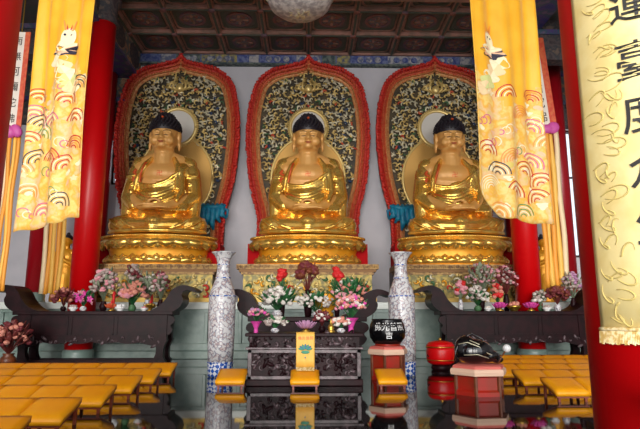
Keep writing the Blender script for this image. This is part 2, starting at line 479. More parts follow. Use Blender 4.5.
# ------------------------------------------------------------------ pillars
def pillar(x, y, r, label, m, group, zb=0.):
    t = thing('red_pillar', label, 'pillar', (x, y, 0), 0, group); t['kind'] = 'thing'
    mb = MB().lathe([(r, zb+.3), (r, CZ-1.1)], 48); mb.build('shaft', m, t, True)
    MB().lathe([(r*1.12, zb), (r*1.15, zb+.06), (r*1.1, zb+.12), (r*1.14, zb+.2), (r*1.08, zb+.28), (r*1.02, zb+.3)], 48).build('stone_base', M['marble'], t, True)
    MB().lathe([(r*1.0, CZ-1.1), (r*1.25, CZ-1.05), (r*1.05, CZ-.9), (r*1.05, CZ-.5), (r*1.3, CZ-.4), (r*1.3, CZ-.16)], 32).build('painted_collar', M['beam_dark'], t, True)
    return t
pillar(-6.15, 15.2, .355, 'tall red lacquered pillar rising behind the flower-laden altar table, left of the left statue', M['red_lacquer'], 'nave pillars')
pillar(6.15, 15.2, .355, 'tall red lacquered pillar behind the altar table, emerging below the right dragon banner', M['red_lacquer'], 'nave pillars')
pillar(2.17, 3.3, .45, 'thick glossy red pillar in the foreground carrying a pale gold inscribed scroll', M['red_lacquer'], 'front pillars')
pillar(-2.39, 3.3, .45, 'red pillar cut by the upper left corner of the photo, nearest on that side', M['red_lacquer'], 'front pillars')
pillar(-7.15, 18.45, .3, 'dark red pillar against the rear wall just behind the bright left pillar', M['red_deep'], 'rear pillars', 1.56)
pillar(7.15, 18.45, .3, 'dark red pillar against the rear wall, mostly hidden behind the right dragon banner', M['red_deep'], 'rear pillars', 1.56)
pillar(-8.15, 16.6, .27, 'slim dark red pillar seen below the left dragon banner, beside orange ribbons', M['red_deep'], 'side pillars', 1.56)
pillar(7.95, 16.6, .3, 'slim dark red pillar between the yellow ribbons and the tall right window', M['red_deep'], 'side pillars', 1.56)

# ------------------------------------------------------------------ marble plinth under the statues
t = thing('marble_plinth', 'long pale green-grey marble plinth carrying the three statues', 'plinth', (0, 15.65, 0))
mb = MB().box(-8.6, 8.6, .1, 3.2, .22, 1.3); mb.build('body', M['marble'], t)
mb = MB()
for k in range(-9, 10):
    mb.box(k*.95-.05, k*.95+.05, .03, .12, .42, 1.28)
mb.box(-8.6, 8.6, .05, .12, .22, .42)
mb.build('pilasters', M['marble'], t, bevel=.015)
MB().box(-8.7, 8.7, -.03, 3.2, 1.36, 1.56).build('cap_edge', M['marble_white'], t, bevel=.02)
MB().box(-8.65, 8.65, .03, 3.2, 1.28, 1.37).build('cap_moulding', M['marble'], t)
MB().box(-8.7, 8.7, -.03, 3.2, 0, .22).build('foot', M['marble'], t, bevel=.02)

# ------------------------------------------------------------------ statues, thrones, pedestals, mandorlas
S = 4.6
PZ = 1.56            # plinth top
# pedestal ----------------------------------------------------------
def make_pedestal():
    t = thing('statue_pedestal', '', 'pedestal', (0, 15.72, PZ), 0, 'gilded pedestals under the three statues')
    MB().box(-1.86, 1.86, .1, 1.2, .12, .8).build('carved_body', mat('olive_gold_ground', C(150, 128, 62), .4, .5, C(90, 84, 50), 8), t)
    sw = scrollwork(lambda x, z: abs(x) < 1.78 and .16 < z < .74, -1.8, 1.8, .17, .75, .19, .08, [5, 2, 1, 1, 1], 5, .07, .12, .026)
    sw.build('carved_relief', [M['gold_pale'], M['silver_gold'], M['green_scroll'], M['flame_red'], M['gold_deep']], t, True)
    mb = MB().box(-2.05, 2.05, -.03, 1.3, .94, 1.08, 0).box(-1.98, 1.98, .02, 1.3, .86, .94, 1).box(-1.92, 1.92, .06, 1.3, .79, .86, 0)
    for k in range(64): mb.ell((-2.0+4.0*k/63, -.04, 1.01), (.024, .02, .04), None, 6, 4, 0)
    mb.build('cornice', [mat('antique_bronze_gilt', C(168, 132, 76), .5, .3, C(112, 80, 48), 12, (.42, .6)), mat('dull_bronze', C(120, 84, 44), .5, .4)], t)
    MB().box(-1.98, 1.98, 0, 1.3, 0, .12).build('foot_moulding', mat('gilded_foot', C(170, 140, 70), .4, .6), t)
    MB().box(-1.8, 1.8, 1.2, 3.0, 0, 1.08).build('rear_block', mat('dark_brown_block', C(62, 34, 32), .5), t)
    return t
ped = make_pedestal()
# lotus throne ------------------------------------------------------
def petal_ring(mb, n, rx, ry, z, h, w, out, up, mi=0, arc=(PI, 2*PI), lobe=.6):
    for k in range(n):
        a = arc[0] + (arc[1]-arc[0])*(k+.5)/n
        c = Vector((rx*math.cos(a), ry*math.sin(a), z)); nrm = Vector((math.cos(a)/rx, math.sin(a)/ry, 0)).normalized(); tan = Vector((-nrm.y, nrm.x, 0))
        vs = []; fs = []; N = 7; L = 7
        for i in range(L):
            t = i/(L-1); ww = w*max(.03, math.sin(PI*(.36+.64*t)))**.8
            for j in range(N):
                s = -1 + 2*j/(N-1)
                bul = out*(math.sin(PI*min(1, t*.85+.1)) + .35*t)*(1 - .55*s*s)
                vs.append(c + tan*(s*ww) + nrm*bul + Vector((0, 0, up*h*t)))
        for i in range(L-1):
            for j in range(N-1):
                fs.append((i*N+j, i*N+j+1, (i+1)*N+j+1, (i+1)*N+j) if up > 0 else (i*N+j, (i+1)*N+j, (i+1)*N+j+1, i*N+j+1))
        mb.add(vs, fs, mi)
LZ = PZ + 1.08       # 2.64
def make_lotus():
    t = thing('lotus_throne', '', 'lotus throne', (0, 16.9, LZ), 0, 'golden lotus thrones of the three statues')
    RX, RY = 1.64, .98
    MB().lathe([(.97, .0), (.94, .12), (.9, .3), (.92, .46), (.98, .6), (1.02, .8), (1.03, .87)], 64, RX, RY).build('drum', M['gold_deep'], t, True)
    mb = MB(); petal_ring(mb, 11, RX*1.0, RY*1.0, .82, .34, .33, .17, -1); petal_ring(mb, 10, RX*.98, RY*.98, .78, .3, .3, .1, -1, 0, (PI*1.05, PI*1.95)); mb.build('upper_petals', M['gold'], t, True)
    mb = MB(); petal_ring(mb, 13, RX*.93, RY*.95, .03, .26, .24, .13, 1); petal_ring(mb, 12, RX*.92, RY*.93, .03, .32, .2, .07, 1, 0, (PI*1.04, PI*1.96)); mb.build('lower_petals', M['gold'], t, True)
    mb = MB().lathe([(1.04, .83), (1.08, .85), (1.08, .89), (1.04, .91), (0, .91)], 64, RX, RY)
    for k in range(70):
        a = PI + PI*k/69; mb.ell((RX*1.08*math.cos(a), RY*1.08*math.sin(a), .87), (.03, .03, .035), None, 6, 4)
    mb.build('beaded_rim', M['gold'], t, True)
    MB().lathe([(1.02, 0), (1.02, .04), (.98, .06)], 64, RX, RY).build('foot_ring', M['gold_deep'], t, True)
    MB().box(-1.87, 1.87, .02, .98, 0, .74).build('red_rear_block', mat('matt_red', C(176, 20, 26), .8, spec=.1), t)
    return t
lotus = make_lotus()
BZ = LZ + .72        # 3.36
# buddha ------------------------------------------------------------
ELLS = [((0, .12, 1.75), (.92, .5, 1.0)), ((0, .02, 2.15), (.82, .46, .42)), ((0, -.02, 1.15), (.82, .52, .6))]
def front(x, z, grow=0.):
    best = 9
    for c, r in ELLS:
        q = 1 - ((x-c[0])/(r[0]+grow))**2 - ((z-c[2])/(r[2]+grow))**2
        if q > 0: best = min(best, c[1] - (r[1]+grow)*math.sqrt(q))
    return best if best < 9 else .1
def make_buddha():
    t = thing('buddha_statue', '', 'statue', (0, 16.9, BZ+.05), 0, 'three seated golden buddha statues')
    b = MB()
    for c, r in ELLS: b.ell(c, r, None, 24, 14)
    b.cap((-.68, .12, 2.36), (.68, .12, 2.36), .32, .32)
    b.cap((0, .08, 2.45), (0, .04, 3.05), .4, .29)
    for s in (-1, 1): b.cap((s*.14, .1, 2.78), (s*.74, .12, 2.5), .2, .24)
    for z in (2.72, 2.84): b.ell((0, .02, z+.06), (.33, .31, .04), None, 20, 6)
    b.ell((0, .02, 3.56), (.44, .48, .54), None, 24, 16); b.ell((0, -.09, 3.24), (.42, .38, .31), None, 20, 12)
    b.ell((0, -.38, 3.03), (.16, .1, .09)); b.ell((0, -.1, 3.0), (.34, .3, .12))
    for s in (-1, 1):
        b.ell((s*.23, -.34, 3.2), (.16, .12, .15))                       # cheeks
        b.ell((s*.175, -.415, 3.385), (.125, .06, .05))                  # lids
        b.ell((s*.18, -.415, 3.48), (.16, .05, .03), (0, s*.15, 0))      # brow ridge
        b.ell((s*.46, .04, 3.42), (.06, .13, .2)); b.ell((s*.465, .02, 3.14), (.055, .09, .2))   # long ears
        b.ell((s*.055, -.495, 3.255), (.05, .05, .04))                   # nostrils
        # arms
        b.cap((s*.84, .12, 2.22), (s*.97, -.02, 1.42), .26, .22)
        b.cap((s*.97, -.02, 1.42), (s*.36, -.78, .98), .21, .13)
        # legs
        b.cap((s*.5, .1, .42), (s*1.14, -.3, .34), .42, .34); b.cap((s*1.14, -.3, .34), (-s*.15, -.78, .26), .3, .2)
    b.cap((0, -.45, 3.46), (0, -.53, 3.27), .035, .065)
    b.ell((0, -.465, 3.15), (.12, .05, .028)); b.ell((0, -.455, 3.105), (.1, .05, .032))
    b.ell((0, .2, .42), (1.05, .62, .45))
    # hands laid one on the other in the lap
    b.ell((-.12, -.86, .93), (.26, .15, .07)); b.ell((.12, -.84, 1.03), (.26, .15, .07))
    for i, dy in enumerate((-.12, -.04, .04, .12)):
        L = (.3, .36, .34, .26)[i]
        b.chain([(-.02, -.86+dy, .93), (.14+L*.4, -.87+dy, .94), (.12+L, -.88+dy, .9)], (.046, .042, .032))
        b.chain([(.02, -.84+dy, 1.03), (-.14-L*.4, -.85+dy, 1.045), (-.12-L, -.86+dy, 1.0)], (.046, .042, .032))
    for s in (-1, 1): b.chain([(s*.26, -.8, 1.04), (s*.15, -.84, 1.17), (s*.02, -.86, 1.21)], (.055, .05, .04))
    body = link('body', remesh(b, 'statue_body', M['gold_skin'], .026, 3), t)
    # robe
    r = MB()
    r.ell((0, .24, 1.6), (1.02, .52, 1.1), None, 24, 14)
    for s in (-1, 1): r.cap((s*.42, .16, 2.7), (s*.76, .14, 2.5), .19, .28); r.chain([(s*.36, -.1, 2.66), (s*.5, -.26, 2.4), (s*.62, -.3, 2.1)], (.08, .11, .1))
    for s in (-1, 1):
        r.cap((s*.82, .14, 2.24), (s*.98, .0, 1.4), .32, .3); r.cap((s*.98, .0, 1.4), (s*.74, -.34, 1.1), .3, .21)
        r.cap((s*.98, .02, 1.35), (s*1.0, -.1, .62), .27, .22)
        for q in range(4):                                              # sleeve folds
            z = 2.2 - q*.26
            r.chain([(s*.68, -.14-.02*q, z-.02), (s*.9, -.2-.03*q, z-.12), (s*1.08, -.12, z-.12), (s*1.1, .06, z-.04)], (.03, .05, .05, .03))
        r.cap((s*.5, .1, .44), (s*1.12, -.28, .36), .46, .39); r.cap((s*1.12, -.28, .36), (-s*.02, -.78, .26), .36, .26)
        for q in range(4):                                              # folds over the shins
            f = q/3; x0 = s*(1.42 - 1.1*f); zz = .62 - .06*f
            r.chain([(x0, -.3-.2*f, zz), (x0-s*.06, -.6-.16*f, .52), (x0-s*.26, -.74-.1*f, .3), (x0-s*.56, -.8-.06*f, .14)], (.03, .05, .05, .03))
        r.chain([(s*1.45, -.3, .1), (s*1.1, -.66, .08), (s*.5, -.98, .06), (0, -1.06, .06)], (.07, .09, .09, .07))
    r.ell((0, .2, .44), (1.1, .66, .48), None, 20, 10)
    # drape: from the far shoulder across the belly
    for q in range(8):
        f = q/7
        xa, za = .78 - .22*f + .06*(f > .7), 2.34 - .98*f
        xb, zb = -.80 + .14*f, 1.86 - .62*f
        pts = []; rs = []
        for i in range(15):
            u = i/14; x = xa + (xb-xa)*u; z = za + (zb-za)*u - (.36 - .1*f)*math.sin(PI*u)
            pts.append((x, front(x, z, .115), z)); rs.append(.028 + .03*math.sin(PI*u) + (.014 if q % 3 == 0 else 0))
        r.chain(pts, rs)
    r.ell((.62, .06, 2.2), (.34, .38, .4)); 
    r.ell((0, -.05, 1.1), (.86, .53, .52), None, 20, 10); r.ell((.2, .04, 1.6), (.76, .5, .55), (0, .3, 0), 20, 10)
    r.chain([(.62, -.34, 2.3), (.7, -.4, 1.9), (.72, -.5, 1.5), (.62, -.66, 1.2)], (.07, .1, .1, .07))
    r.chain([(.48, -.32, 2.42), (.54, -.42, 2.0), (.58, -.5, 1.6)], (.05, .07, .06))
    r.chain([(-.55, -.3, 2.4), (-.68, -.36, 2.0), (-.74, -.4, 1.6)], (.06, .09, .07))
    for q in range(5): r.chain([(.8+.05*q, -.3, 1.3-.05*q), (.62+.08*q, -.56, 1.06), (.5+.1*q, -.72, .86)], (.04, .06, .04))
    r.ell((0, -.72, .42), (.3, .28, .3), None, 16, 10)
    link('robe', remesh(r, 'statue_robe', M['gold'], .022, 1), t)
    tr = MB()
    pts = []
    for i in range(15):
        u = i/14; x = -.42 - .24*math.sin(PI*u*.5) ; z = 2.62 - 1.2*u
        pts.append((x, front(x, min(z, 2.4), .11) if z < 2.45 else -.1-.2*(2.62-z), z))
    tr.tube(pts, [.035]*15, 8)
    pts2 = []
    for i in range(13):
        u = i/12; x = -.66 + 1.1*u; z = 1.5 - .25*math.sin(PI*u) + .1*u
        pts2.append((x, front(x, z, .13), z))
    tr.tube(pts2, [.03]*13, 8)
    for q in range(14): z = 2.25-.75*q/13; tr.ell((-.8-.1*rnd.random()-.05*(q % 2), -.17-.03*rnd.random(), z), (.07, .05, .05), (0, rnd.random()*3, 0), 8, 5)
    tr.build('robe_trim', M['robe_red'], t, True)
    # hair cap with snail curls
    h = MB()
    for j in range(11):
        e = PI*.5*j/10
        n = max(1, int(26*math.cos(e)))
        for k in range(n):
            a = 2*PI*(k+.5*(j % 2))/n
            p = Vector((.49*math.cos(e)*math.cos(a), .02+.53*math.cos(e)*math.sin(a), 3.66+.46*math.sin(e)))
            h.ell(p, (.034,)*3, None, 7, 5)
    h.ell((0, .03, 3.66), (.48, .52, .46), None, 24, 14)
    for j in range(6):
        e = PI*.5*j/5; n = max(1, int(14*math.cos(e)))
        for k in range(n):
            a = 2*PI*k/n; h.ell((.28*math.cos(e)*math.cos(a), .05+.28*math.cos(e)*math.sin(a), 4.03+.22*math.sin(e)), (.034,)*3, None, 7, 5)
    h.ell((0, .05, 4.03), (.28, .28, .23), None, 16, 8)
    hm = h
    # cut the cap at the brow line: keep it off the face
    keep = []
    for f, mi in zip(hm.f, hm.m):
        c = sum((Vector(hm.v[i]) for i in f), Vector())/len(f)
        if not (c.y < .05 and c.z < 3.58) and not (c.z < 3.3): keep.append((f, mi))
    hm.f = [k[0] for k in keep]; hm.m = [k[1] for k in keep]
    hr = hm.build('hair', M['hair'], t, True)
    MB().ell((0, -.42, 3.95), (.05, .05, .04), None, 10, 6).build('crown_jewel', M['robe_red'], hr, True)
    e = MB()
    for s in (-1, 1):
        e.tube([(s*(.06+.055*i), -.474+.012*i*i*.45, 3.36 - .018*math.sin(PI*i/4)) for i in range(5)], [.006, .012, .013, .012, .006], 6)
        e.tube([(s*(.05+.06*i), -.468+.014*i*i*.45, 3.475 + .04*math.sin(PI*i/4.5)) for i in range(5)], [.006, .011, .012, .011, .006], 6)
    e.build('painted_eyes', M['eyeline'], body, True)
    l = MB(); l.ell((0, -.492, 3.142), (.1, .035, .018)); l.ell((0, -.482, 3.108), (.08, .035, .02)); l.build('painted_lips', M['lip'], body, True)
    em = MB()
    put_text(em, '卍', .16, lambda x, z: (x, front(x, 2.12+z) - .018, 2.12+z))
    em.build('chest_emblem', M['robe_red'], body)
    seen = set()
    for o in list(t.children) + [g for c in t.children for g in c.children]:
        if o.data.name in seen: continue
        seen.add(o.data.name)
        for v in o.data.vertices:
            if v.co.z < 1.0: v.co.z = .19 + v.co.z*.81
    return t
bud = make_buddha()
# mandorla ------------------------------------------------------------
HALF = [(0, 10.46), (.22, 10.25), (.6, 10.14), (1.2, 9.98), (1.62, 9.72), (1.9, 9.36), (2.06, 8.8), (2.15, 8.2), (2.18, 7.4), (2.13, 6.6), (2.05, 5.85), (1.88, 5.1), (1.76, 4.6), (1.72, 3.8), (1.7, 2.64)]
def catmull(P, n=5):
    out = []
    for i in range(len(P)-1):
        p0 = P[max(i-1, 0)]; p1 = P[i]; p2 = P[i+1]; p3 = P[min(i+2, len(P)-1)]
        for k in range(n):
            t = k/n
            out.append(tuple(.5*((2*p1[d]) + (-p0[d]+p2[d])*t + (2*p0[d]-5*p1[d]+4*p2[d]-p3[d])*t*t + (-p0[d]+3*p1[d]-3*p2[d]+p3[d])*t**3) for d in (0, 1)))
    out.append(P[-1]); return out
def offset_half(P, d):
    out = []
    for i, p in enumerate(P):
        a = Vector(P[max(i-1, 0)]); b = Vector(P[min(i+1, len(P)-1)]); t = (b-a).normalized(); n = Vector((t.y, -t.x))  # inward: left of travel
        q = Vector(p) + n*d
        out.append((max(q.x, 0), q.y) if i else (0, p[1]-d*1.25))
    return out
HP = catmull(HALF)
def resample(P, n):
    L = [0]
    for a, b in zip(P, P[1:]): L.append(L[-1] + math.dist(a, b))
    out = []; j = 0
    for i in range(n):
        s = L[-1]*i/(n-1)
        while j < len(L)-2 and L[j+1] < s: j += 1
        f = (s-L[j])/max(1e-9, L[j+1]-L[j]); out.append((P[j][0]+(P[j+1][0]-P[j][0])*f, P[j][1]+(P[j+1][1]-P[j][1])*f))
    return out
HP = resample(HP, 80)
def xmax_at(P, z):
    for a, b in zip(P, P[1:]):
        if min(a[1], b[1]) <= z <= max(a[1], b[1]) and abs(a[1]-b[1]) > 1e-6:
            return a[0] + (b[0]-a[0])*(z-a[1])/(b[1]-a[1])
    return 0
INN = offset_half(HP, .46)
def make_mandorla():
    t = thing('flame_mandorla', '', 'mandorla', (0, 18.5, LZ), 0, 'carved flame-edged mandorlas behind the statues')
    dz = -LZ
    full = [(x, z+dz) for x, z in HP] + [(-x, z+dz) for x, z in reversed(HP[1:])]
    MB().prism(full[::-1], .06, .2).build('backing_board', M['teal_dark'], t)
    r = random.Random(11)
    def border(d0, d1, name, m, y, step, size, lean):
        mb = MB()
        A = offset_half(HP, d0); B = offset_half(HP, d1)
        for s in (-1, 1):
            vs = []; fs = []; n = len(A)
            for i in range(n):
                (ax, az), (bx, bz) = A[i], B[i]
                for k in range(5):
                    f = k/4; vs.append((s*(ax+(bx-ax)*f), .06 - y*math.sin(PI*(f*.8+.1)), az+(bz-az)*f+dz))
            for i in range(n-1):
                for k in range(4):
                    q = (i*5+k, (i+1)*5+k, (i+1)*5+k+1, i*5+k+1); fs.append(q if s > 0 else q[::-1])
            mb.add(vs, fs)
            Mid = resample([((a[0]+b[0])/2, (a[1]+b[1])/2) for a, b in zip(A, B)], int(8.6/step))
            for i in range(len(Mid)-1):
                x, z = Mid[i]; dx, dzz = Mid[i+1][0]-x, Mid[i+1][1]-z; ang = math.atan2(dzz, dx)
                a2 = ang + PI + lean + r.uniform(-.2, .2)
                L = size*r.uniform(.85, 1.25)
                mb.tube([(s*x, .02-y, z+dz), (s*(x+L*.5*math.cos(a2)), -.02-y, z+L*.5*math.sin(a2)+dz), (s*(x+L*math.cos(a2+.5)), .0, z+L*math.sin(a2+.5)+dz)], [size*.22, size*.26, .012], 6)
        return mb.build(name, m, t, True)
    border(.0, .2, 'flame_border', M['flame_red'], .08, .1, .2, -.9)
    border(.17, .32, 'ember_border', M['flame_orange'], .1, .09, .13, -.8)
    border(.3, .46, 'bead_border', M['flame_gold'], .09, .085, .09, -.6)
    def inside(x, z):
        z2 = z - dz
        if z2 < 4.0 or z2 > INN[0][1]-.1: return False
        if abs(x) > xmax_at(INN, z2)-.08: return False
        if (x/.74)**2 + ((z2-7.72)/.76)**2 < 1: return False
        if (x/1.32)**2 + ((z2-5.9)/1.55)**2 < 1: return False
        return True
    sw = scrollwork(inside, -2.0, 2.0, 4.0+dz, 10.0+dz, .15, -.02, [6, 6, .35, .4, .5], 21, .06, .12, .023)
    sw.build('scrollwork', [M['gold_pale'], M['silver_gold'], M['flame_orange'], M['blue_scroll'], M['green_scroll']], t, True)
    cr = MB()
    for s in (-1, 1):
        for q in range(3): cr.tube([(s*(.08+.1*q), -.06, 9.05+dz+.05*q), (s*(.22+.14*q), -.09, 9.2+dz), (s*(.2+.12*q), -.09, 9.42+dz-.06*q), (s*.06, -.07, 9.6+dz-.1*q)], [.03, .05, .045, .02], 7)
    cr.ell((0, -.08, 9.2+dz), (.14, .08, .16)); cr.build('crest', M['gold_pale'], t, True)
    def disc(name, cx, cz, rx, rz, y0, y1, m):
        MB().prism([(cx+rx*math.cos(2*PI*k/64), cz+rz*math.sin(2*PI*k/64)+dz) for k in range(64)][::-1], y1, y0).build(name, m, t)
    def ringt(name, cx, cz, rx, rz, rad, y, m, parent=t):
        mb = MB(); pts = [(cx+rx*math.cos(2*PI*k/64), y, cz+rz*math.sin(2*PI*k/64)+dz) for k in range(65)]
        mb.tube(pts, rad, 8)
        for k in range(56): a = 2*PI*k/56; mb.ell((cx+(rx+rad)*math.cos(a), y-.02, cz+(rz+rad)*math.sin(a)+dz), (.035,)*3, None, 6, 4)
        mb.build(name, m, parent, True)
    disc('body_halo', 0, 5.9, 1.24, 1.45, .08, -.04, M['halo_tan']); ringt('body_halo_ring', 0, 5.9, 1.28, 1.49, .05, -.02, M['gold_pale'])
    disc('head_halo', 0, 7.72, .58, .6, .06, -.08, M['halo_white']); ringt('head_halo_ring', 0, 7.72, .64, .66, .075, -.05, M['gold_pale'])
    return t
man = make_mandorla()
def teal_drape(t, s):
    dz = -LZ
    mb = MB()
    for q in range(5):
        x = s*(1.02 + .16*q); L = (.75, .62, .8, .55, .42)[q]
        mb.chain([(x, -.12, 4.9+dz), (x+s*.03, -.2, 4.7+dz), (x+s*.01, -.22, 4.85-L*.7+dz), (x+s*.05*(q-1), -.16, 4.88-L+dz)], (.07, .11, .1, .05))
    mb.chain([(s*.98, -.15, 4.86+dz), (s*1.4, -.22, 4.8+dz), (s*1.74, -.16, 4.88+dz)], (.07, .09, .06))
    mb.chain([(s*1.68, -.16, 4.8+dz), (s*1.86, -.14, 4.72+dz), (s*1.84, -.12, 4.5+dz)], (.05, .05, .03))
    mb.build('teal_drape', M['teal'], t, True)
sides = {-1: 'left', 0: 'central', 1: 'right'}
beside = {-1: 'nearest the left pillar', 0: 'in the middle of the three', 1: 'half behind the right dragon banner'}
for k in (0, -1, 1):
    for src, txt in ((ped, 'carved gilded pedestal under the %s buddha statue'), (lotus, 'golden lotus throne with petals under the %s buddha statue'),
                     (bud, 'seated golden buddha statue with blue-black hair, %s'), (man, 'flame-edged carved mandorla rising behind the %s buddha statue')):
        lab = txt % (beside[k] if src is bud else sides[k])
        if k == 0: src['label'] = lab
        else:
            y, z = src.location.y, src.location.z
            new = dup(src, (k*S, y, z), 0, lab)
            if src is man: teal_drape(new, -k)

# ------------------------------------------------------------------ altar tables with upswept ends
def wing_outline(s, L, z0, rise):
    """profile of an upswept end, x outward from the table end"""
    P = [(-.55, 0), (-.3, .1), (-.1, .3), (.02, .5), (.14, .6), (.3, .655), (.46, .64), (.62, .56), (.66, .5), (.6, .48), (.46, .53), (.34, .5), (.3, .4), (.34, .3), (.3, .16), (.2, .06), (.1, 0)]
    P = catmull(P, 3)
    out = [(s*(L + x), z0 + z*rise/.655) for x, z in P]
    return out if s > 0 else out[::-1]
def altar_table(name, label, loc, half, depth, top, apron, rise, group):
    t = thing(name, label, 'altar table', loc, 0, group)
    MB().box(-half, half, 0, depth, top-.1, top).build('tabletop', M['dark_wood'], t, bevel=.015)
    for s in (-1, 1):
        MB().prism(wing_outline(s, half-.1, top-.01, rise)[::-1], .0, depth).build('upswept_end', M['dark_wood'], t)
    MB().box(-half+.22, half-.22, .06, .14, top-apron, top-.1).build('apron', M['dark_wood'], t)
    mb = MB()
    for k in range(3):
        w = (2*half-.6)/3; x0 = -half+.3+k*w
        for a, b_, c, d in ((x0+.04, x0+w-.04, top-.16, top-.14), (x0+.04, x0+w-.04, top-apron+.07, top-apron+.09), (x0+.04, x0+.06, top-apron+.07, top-.14), (x0+w-.06, x0+w-.04, top-apron+.07, top-.14)):
            mb.box(a, b_, .045, .065, c, d)
    mb.build('apron_moulding', M['dark_wood'], t)
    sk = MB(); n = 15
    zt = top-apron
    out = [(-half+.2, zt)] + [(half-.2, zt)]
    prof = []
    for i in range(61):
        u = i/60; x = half-.2 - (2*half-.4)*u
        prof.append((x, zt - .1 - .05*abs(math.sin(PI*u*6)) - .14*(abs(2*u-1)**6)))
    sk.prism((out + prof)[::-1], .05, .12)
    sk.build('carved_skirt', M['dark_wood'], t)
    rel = scrollwork(lambda x, z: abs(x) < half-.25, -half+.28, half-.28, zt-.07, zt-.06, .17, .05, [1], 9, .04, .06, .014)
    rel.build('skirt_relief', M['highlit_relief'], t, True)
    for s in (-1, 1):
        for y0 in (.03, depth-.2):
            x = s*(half-.3)
            out = catmull([(-.16, top-.1), (-.15, top-apron), (-.11, .42*top), (-.08, .25*top), (-.12, .12*top), (-.18, .06*top), (-.18, 0), (.12, 0), (.15, .06*top), (.1, .12*top), (.1, .3*top), (.18, .45*top), (.16, top-apron), (.16, top-.1)], 3)
            out = [(x + s*a, z) for a, z in out]
            MB().prism(out if s < 0 else out[::-1], y0, y0+.17).build('leg', M['dark_wood'], t)
        br = catmull([(0, top-.1), (.16, top-.14), (.2, top-.26), (.1, top-.36), (.16, top-.46), (.08, top-.58), (0, top-.6)], 3)
        br = [(s*(half-.16+a), z) for a, z in br]
        MB().prism(br if s < 0 else br[::-1], .06, .14).build('end_bracket', M['dark_wood'], t)
    MB().box(-half+.15, half-.15, .05, .15, .02, .1).box(-half+.15, half-.15, depth-.15, depth-.05, .02, .1).build('foot_rail', M['dark_wood'], t)
    return t
grp = 'dark altar tables with upswept ends'
altar_table('altar_table', 'long dark altar table with upswept ends in front of the left statue', (-5.4, 14.05, 0), 2.0, .78, 1.3, .66, .66, grp)
altar_table('altar_table', 'long dark altar table with upswept ends in front of the right statue', (5.4, 14.05, 0), 2.0, .78, 1.3, .66, .66, grp)
altar_table('altar_table', 'dark altar table with upswept ends directly behind the carved square altar', (0, 11.9, 0), 1.28, .65, 1.16, .5, .6, grp)

# central carved altar -------------------------------------------------
t = thing('carved_altar', 'dark carved rosewood altar box standing in the centre with a yellow pennant', 'altar', (-.05, 9.74, 0))
AW, AD = .98, .85
MB().box(-AW, AW, .02, AD-.02, .1, .6).build('lower_case', M['dark_wood'], t)
MB().box(-AW-.03, AW+.03, -.03, AD, 0, .11).build('plinth_foot', M['dark_wood'], t, bevel=.015)
mb = MB()
for a, b_, c, d in ((-AW, AW, .55, .61), (-AW, AW, .11, .17), (-AW, -AW+.07, .11, .61), (AW-.07, AW, .11, .61)): mb.box(a, b_, -.02, .03, c, d)
mb.build('panel_frame', M['highlit_relief'], t, bevel=.008)
scrollwork(lambda x, z: abs(x) < AW-.1 and .2 < z < .53, -AW+.1, AW-.1, .2, .53, .1, .01, [3, 2], 31, .04, .065, .014).build('lower_carving', [M['highlit_relief'], M['dark_wood']], t, True)
MB().box(-AW-.04, AW+.04, -.04, AD+.02, .61, .65).build('waist_ledge', M['highlit_relief'], t, bevel=.01)  # ledge in the paler wood, the light it catches painted in
MB().box(-AW+.02, AW-.02, .03, AD-.03, .65, .83).build('frieze_case', M['dark_wood'], t)
scrollwork(lambda x, z: abs(x) < AW-.06 and .68 < z < .81, -AW+.06, AW-.06, .69, .81, .1, .02, [3, 2], 33, .035, .055, .013).build('frieze_carving', [M['highlit_relief'], M['dark_wood']], t, True)
MB().box(-AW-.05, AW+.05, -.05, AD+.03, .83, .89).build('tabletop', M['dark_wood'], t, bevel=.012)

# yellow pennant hung over the front edge of the altar
def pennant():
    t = thing('hanging_pennant', 'yellow satin pennant with a green lotus hanging over the carved altar front', 'pennant', (-.035, 9.62, .885))
    n = 12; vs = []; fs = []
    W = .155
    prof = [(.32, .022), (.1, .022), (.03, .022), (.0, -.03), (-.005, -.2), (-.01, -.45), (-.01, -.56)]
    for (y, z) in prof:
        for k in range(n+1):
            u = -1+2*k/n
            vs.append((W*u*(1.02-.0*z), y - .006*math.cos(u*7), z))
    for i in range(len(prof)-1):
        for k in range(n): fs.append((i*(n+1)+k, (i+1)*(n+1)+k, (i+1)*(n+1)+k+1, i*(n+1)+k+1))
    o = MB().add(vs, fs).build('cloth', M['ribbon_yellow'], t, True)
    m = o.modifiers.new('thick', 'SOLIDIFY'); m.thickness = .006
    lt = MB()
    for k, ch in enumerate('佛光普照'): lt = MB(); put_text(lt, ch, .06, lambda x, z, k=k: (-.1+.068*k+x, -.018, -.075+z)); lt.build('character', M['robe_red'], t)
    em = MB(); 
    for q in range(7):
        a = PI*(q+.5)/7
        em.ell((.075*math.cos(a), -.02, -.27+.05*math.sin(a)), (.05, .006, .02), (0, -a, 0), 10, 5, q % 2)
    em.ell((0, -.02, -.31), (.075, .006, .03), None, 12, 5, 0); em.ell((0, -.02, -.19), (.012, .005, .014), None, 8, 5, 1); em.ell((.0, -.02, -.4), (.012, .005, .014), None, 8, 5, 1)
    em.build('lotus_emblem', [mat('jade_green_thread', C(70, 150, 120), .6), mat('blue_green_thread', C(60, 120, 150), .6)], t, True)
    fr = MB()
    for k in range(26): fr.tube([(-W+.006+k*(2*W-.012)/25, -.012, -.56), (-W+.006+k*(2*W-.012)/25, -.014, -.62)], .005, 5)
    fr.build('fringe', M['fringe'], t)
pennant()

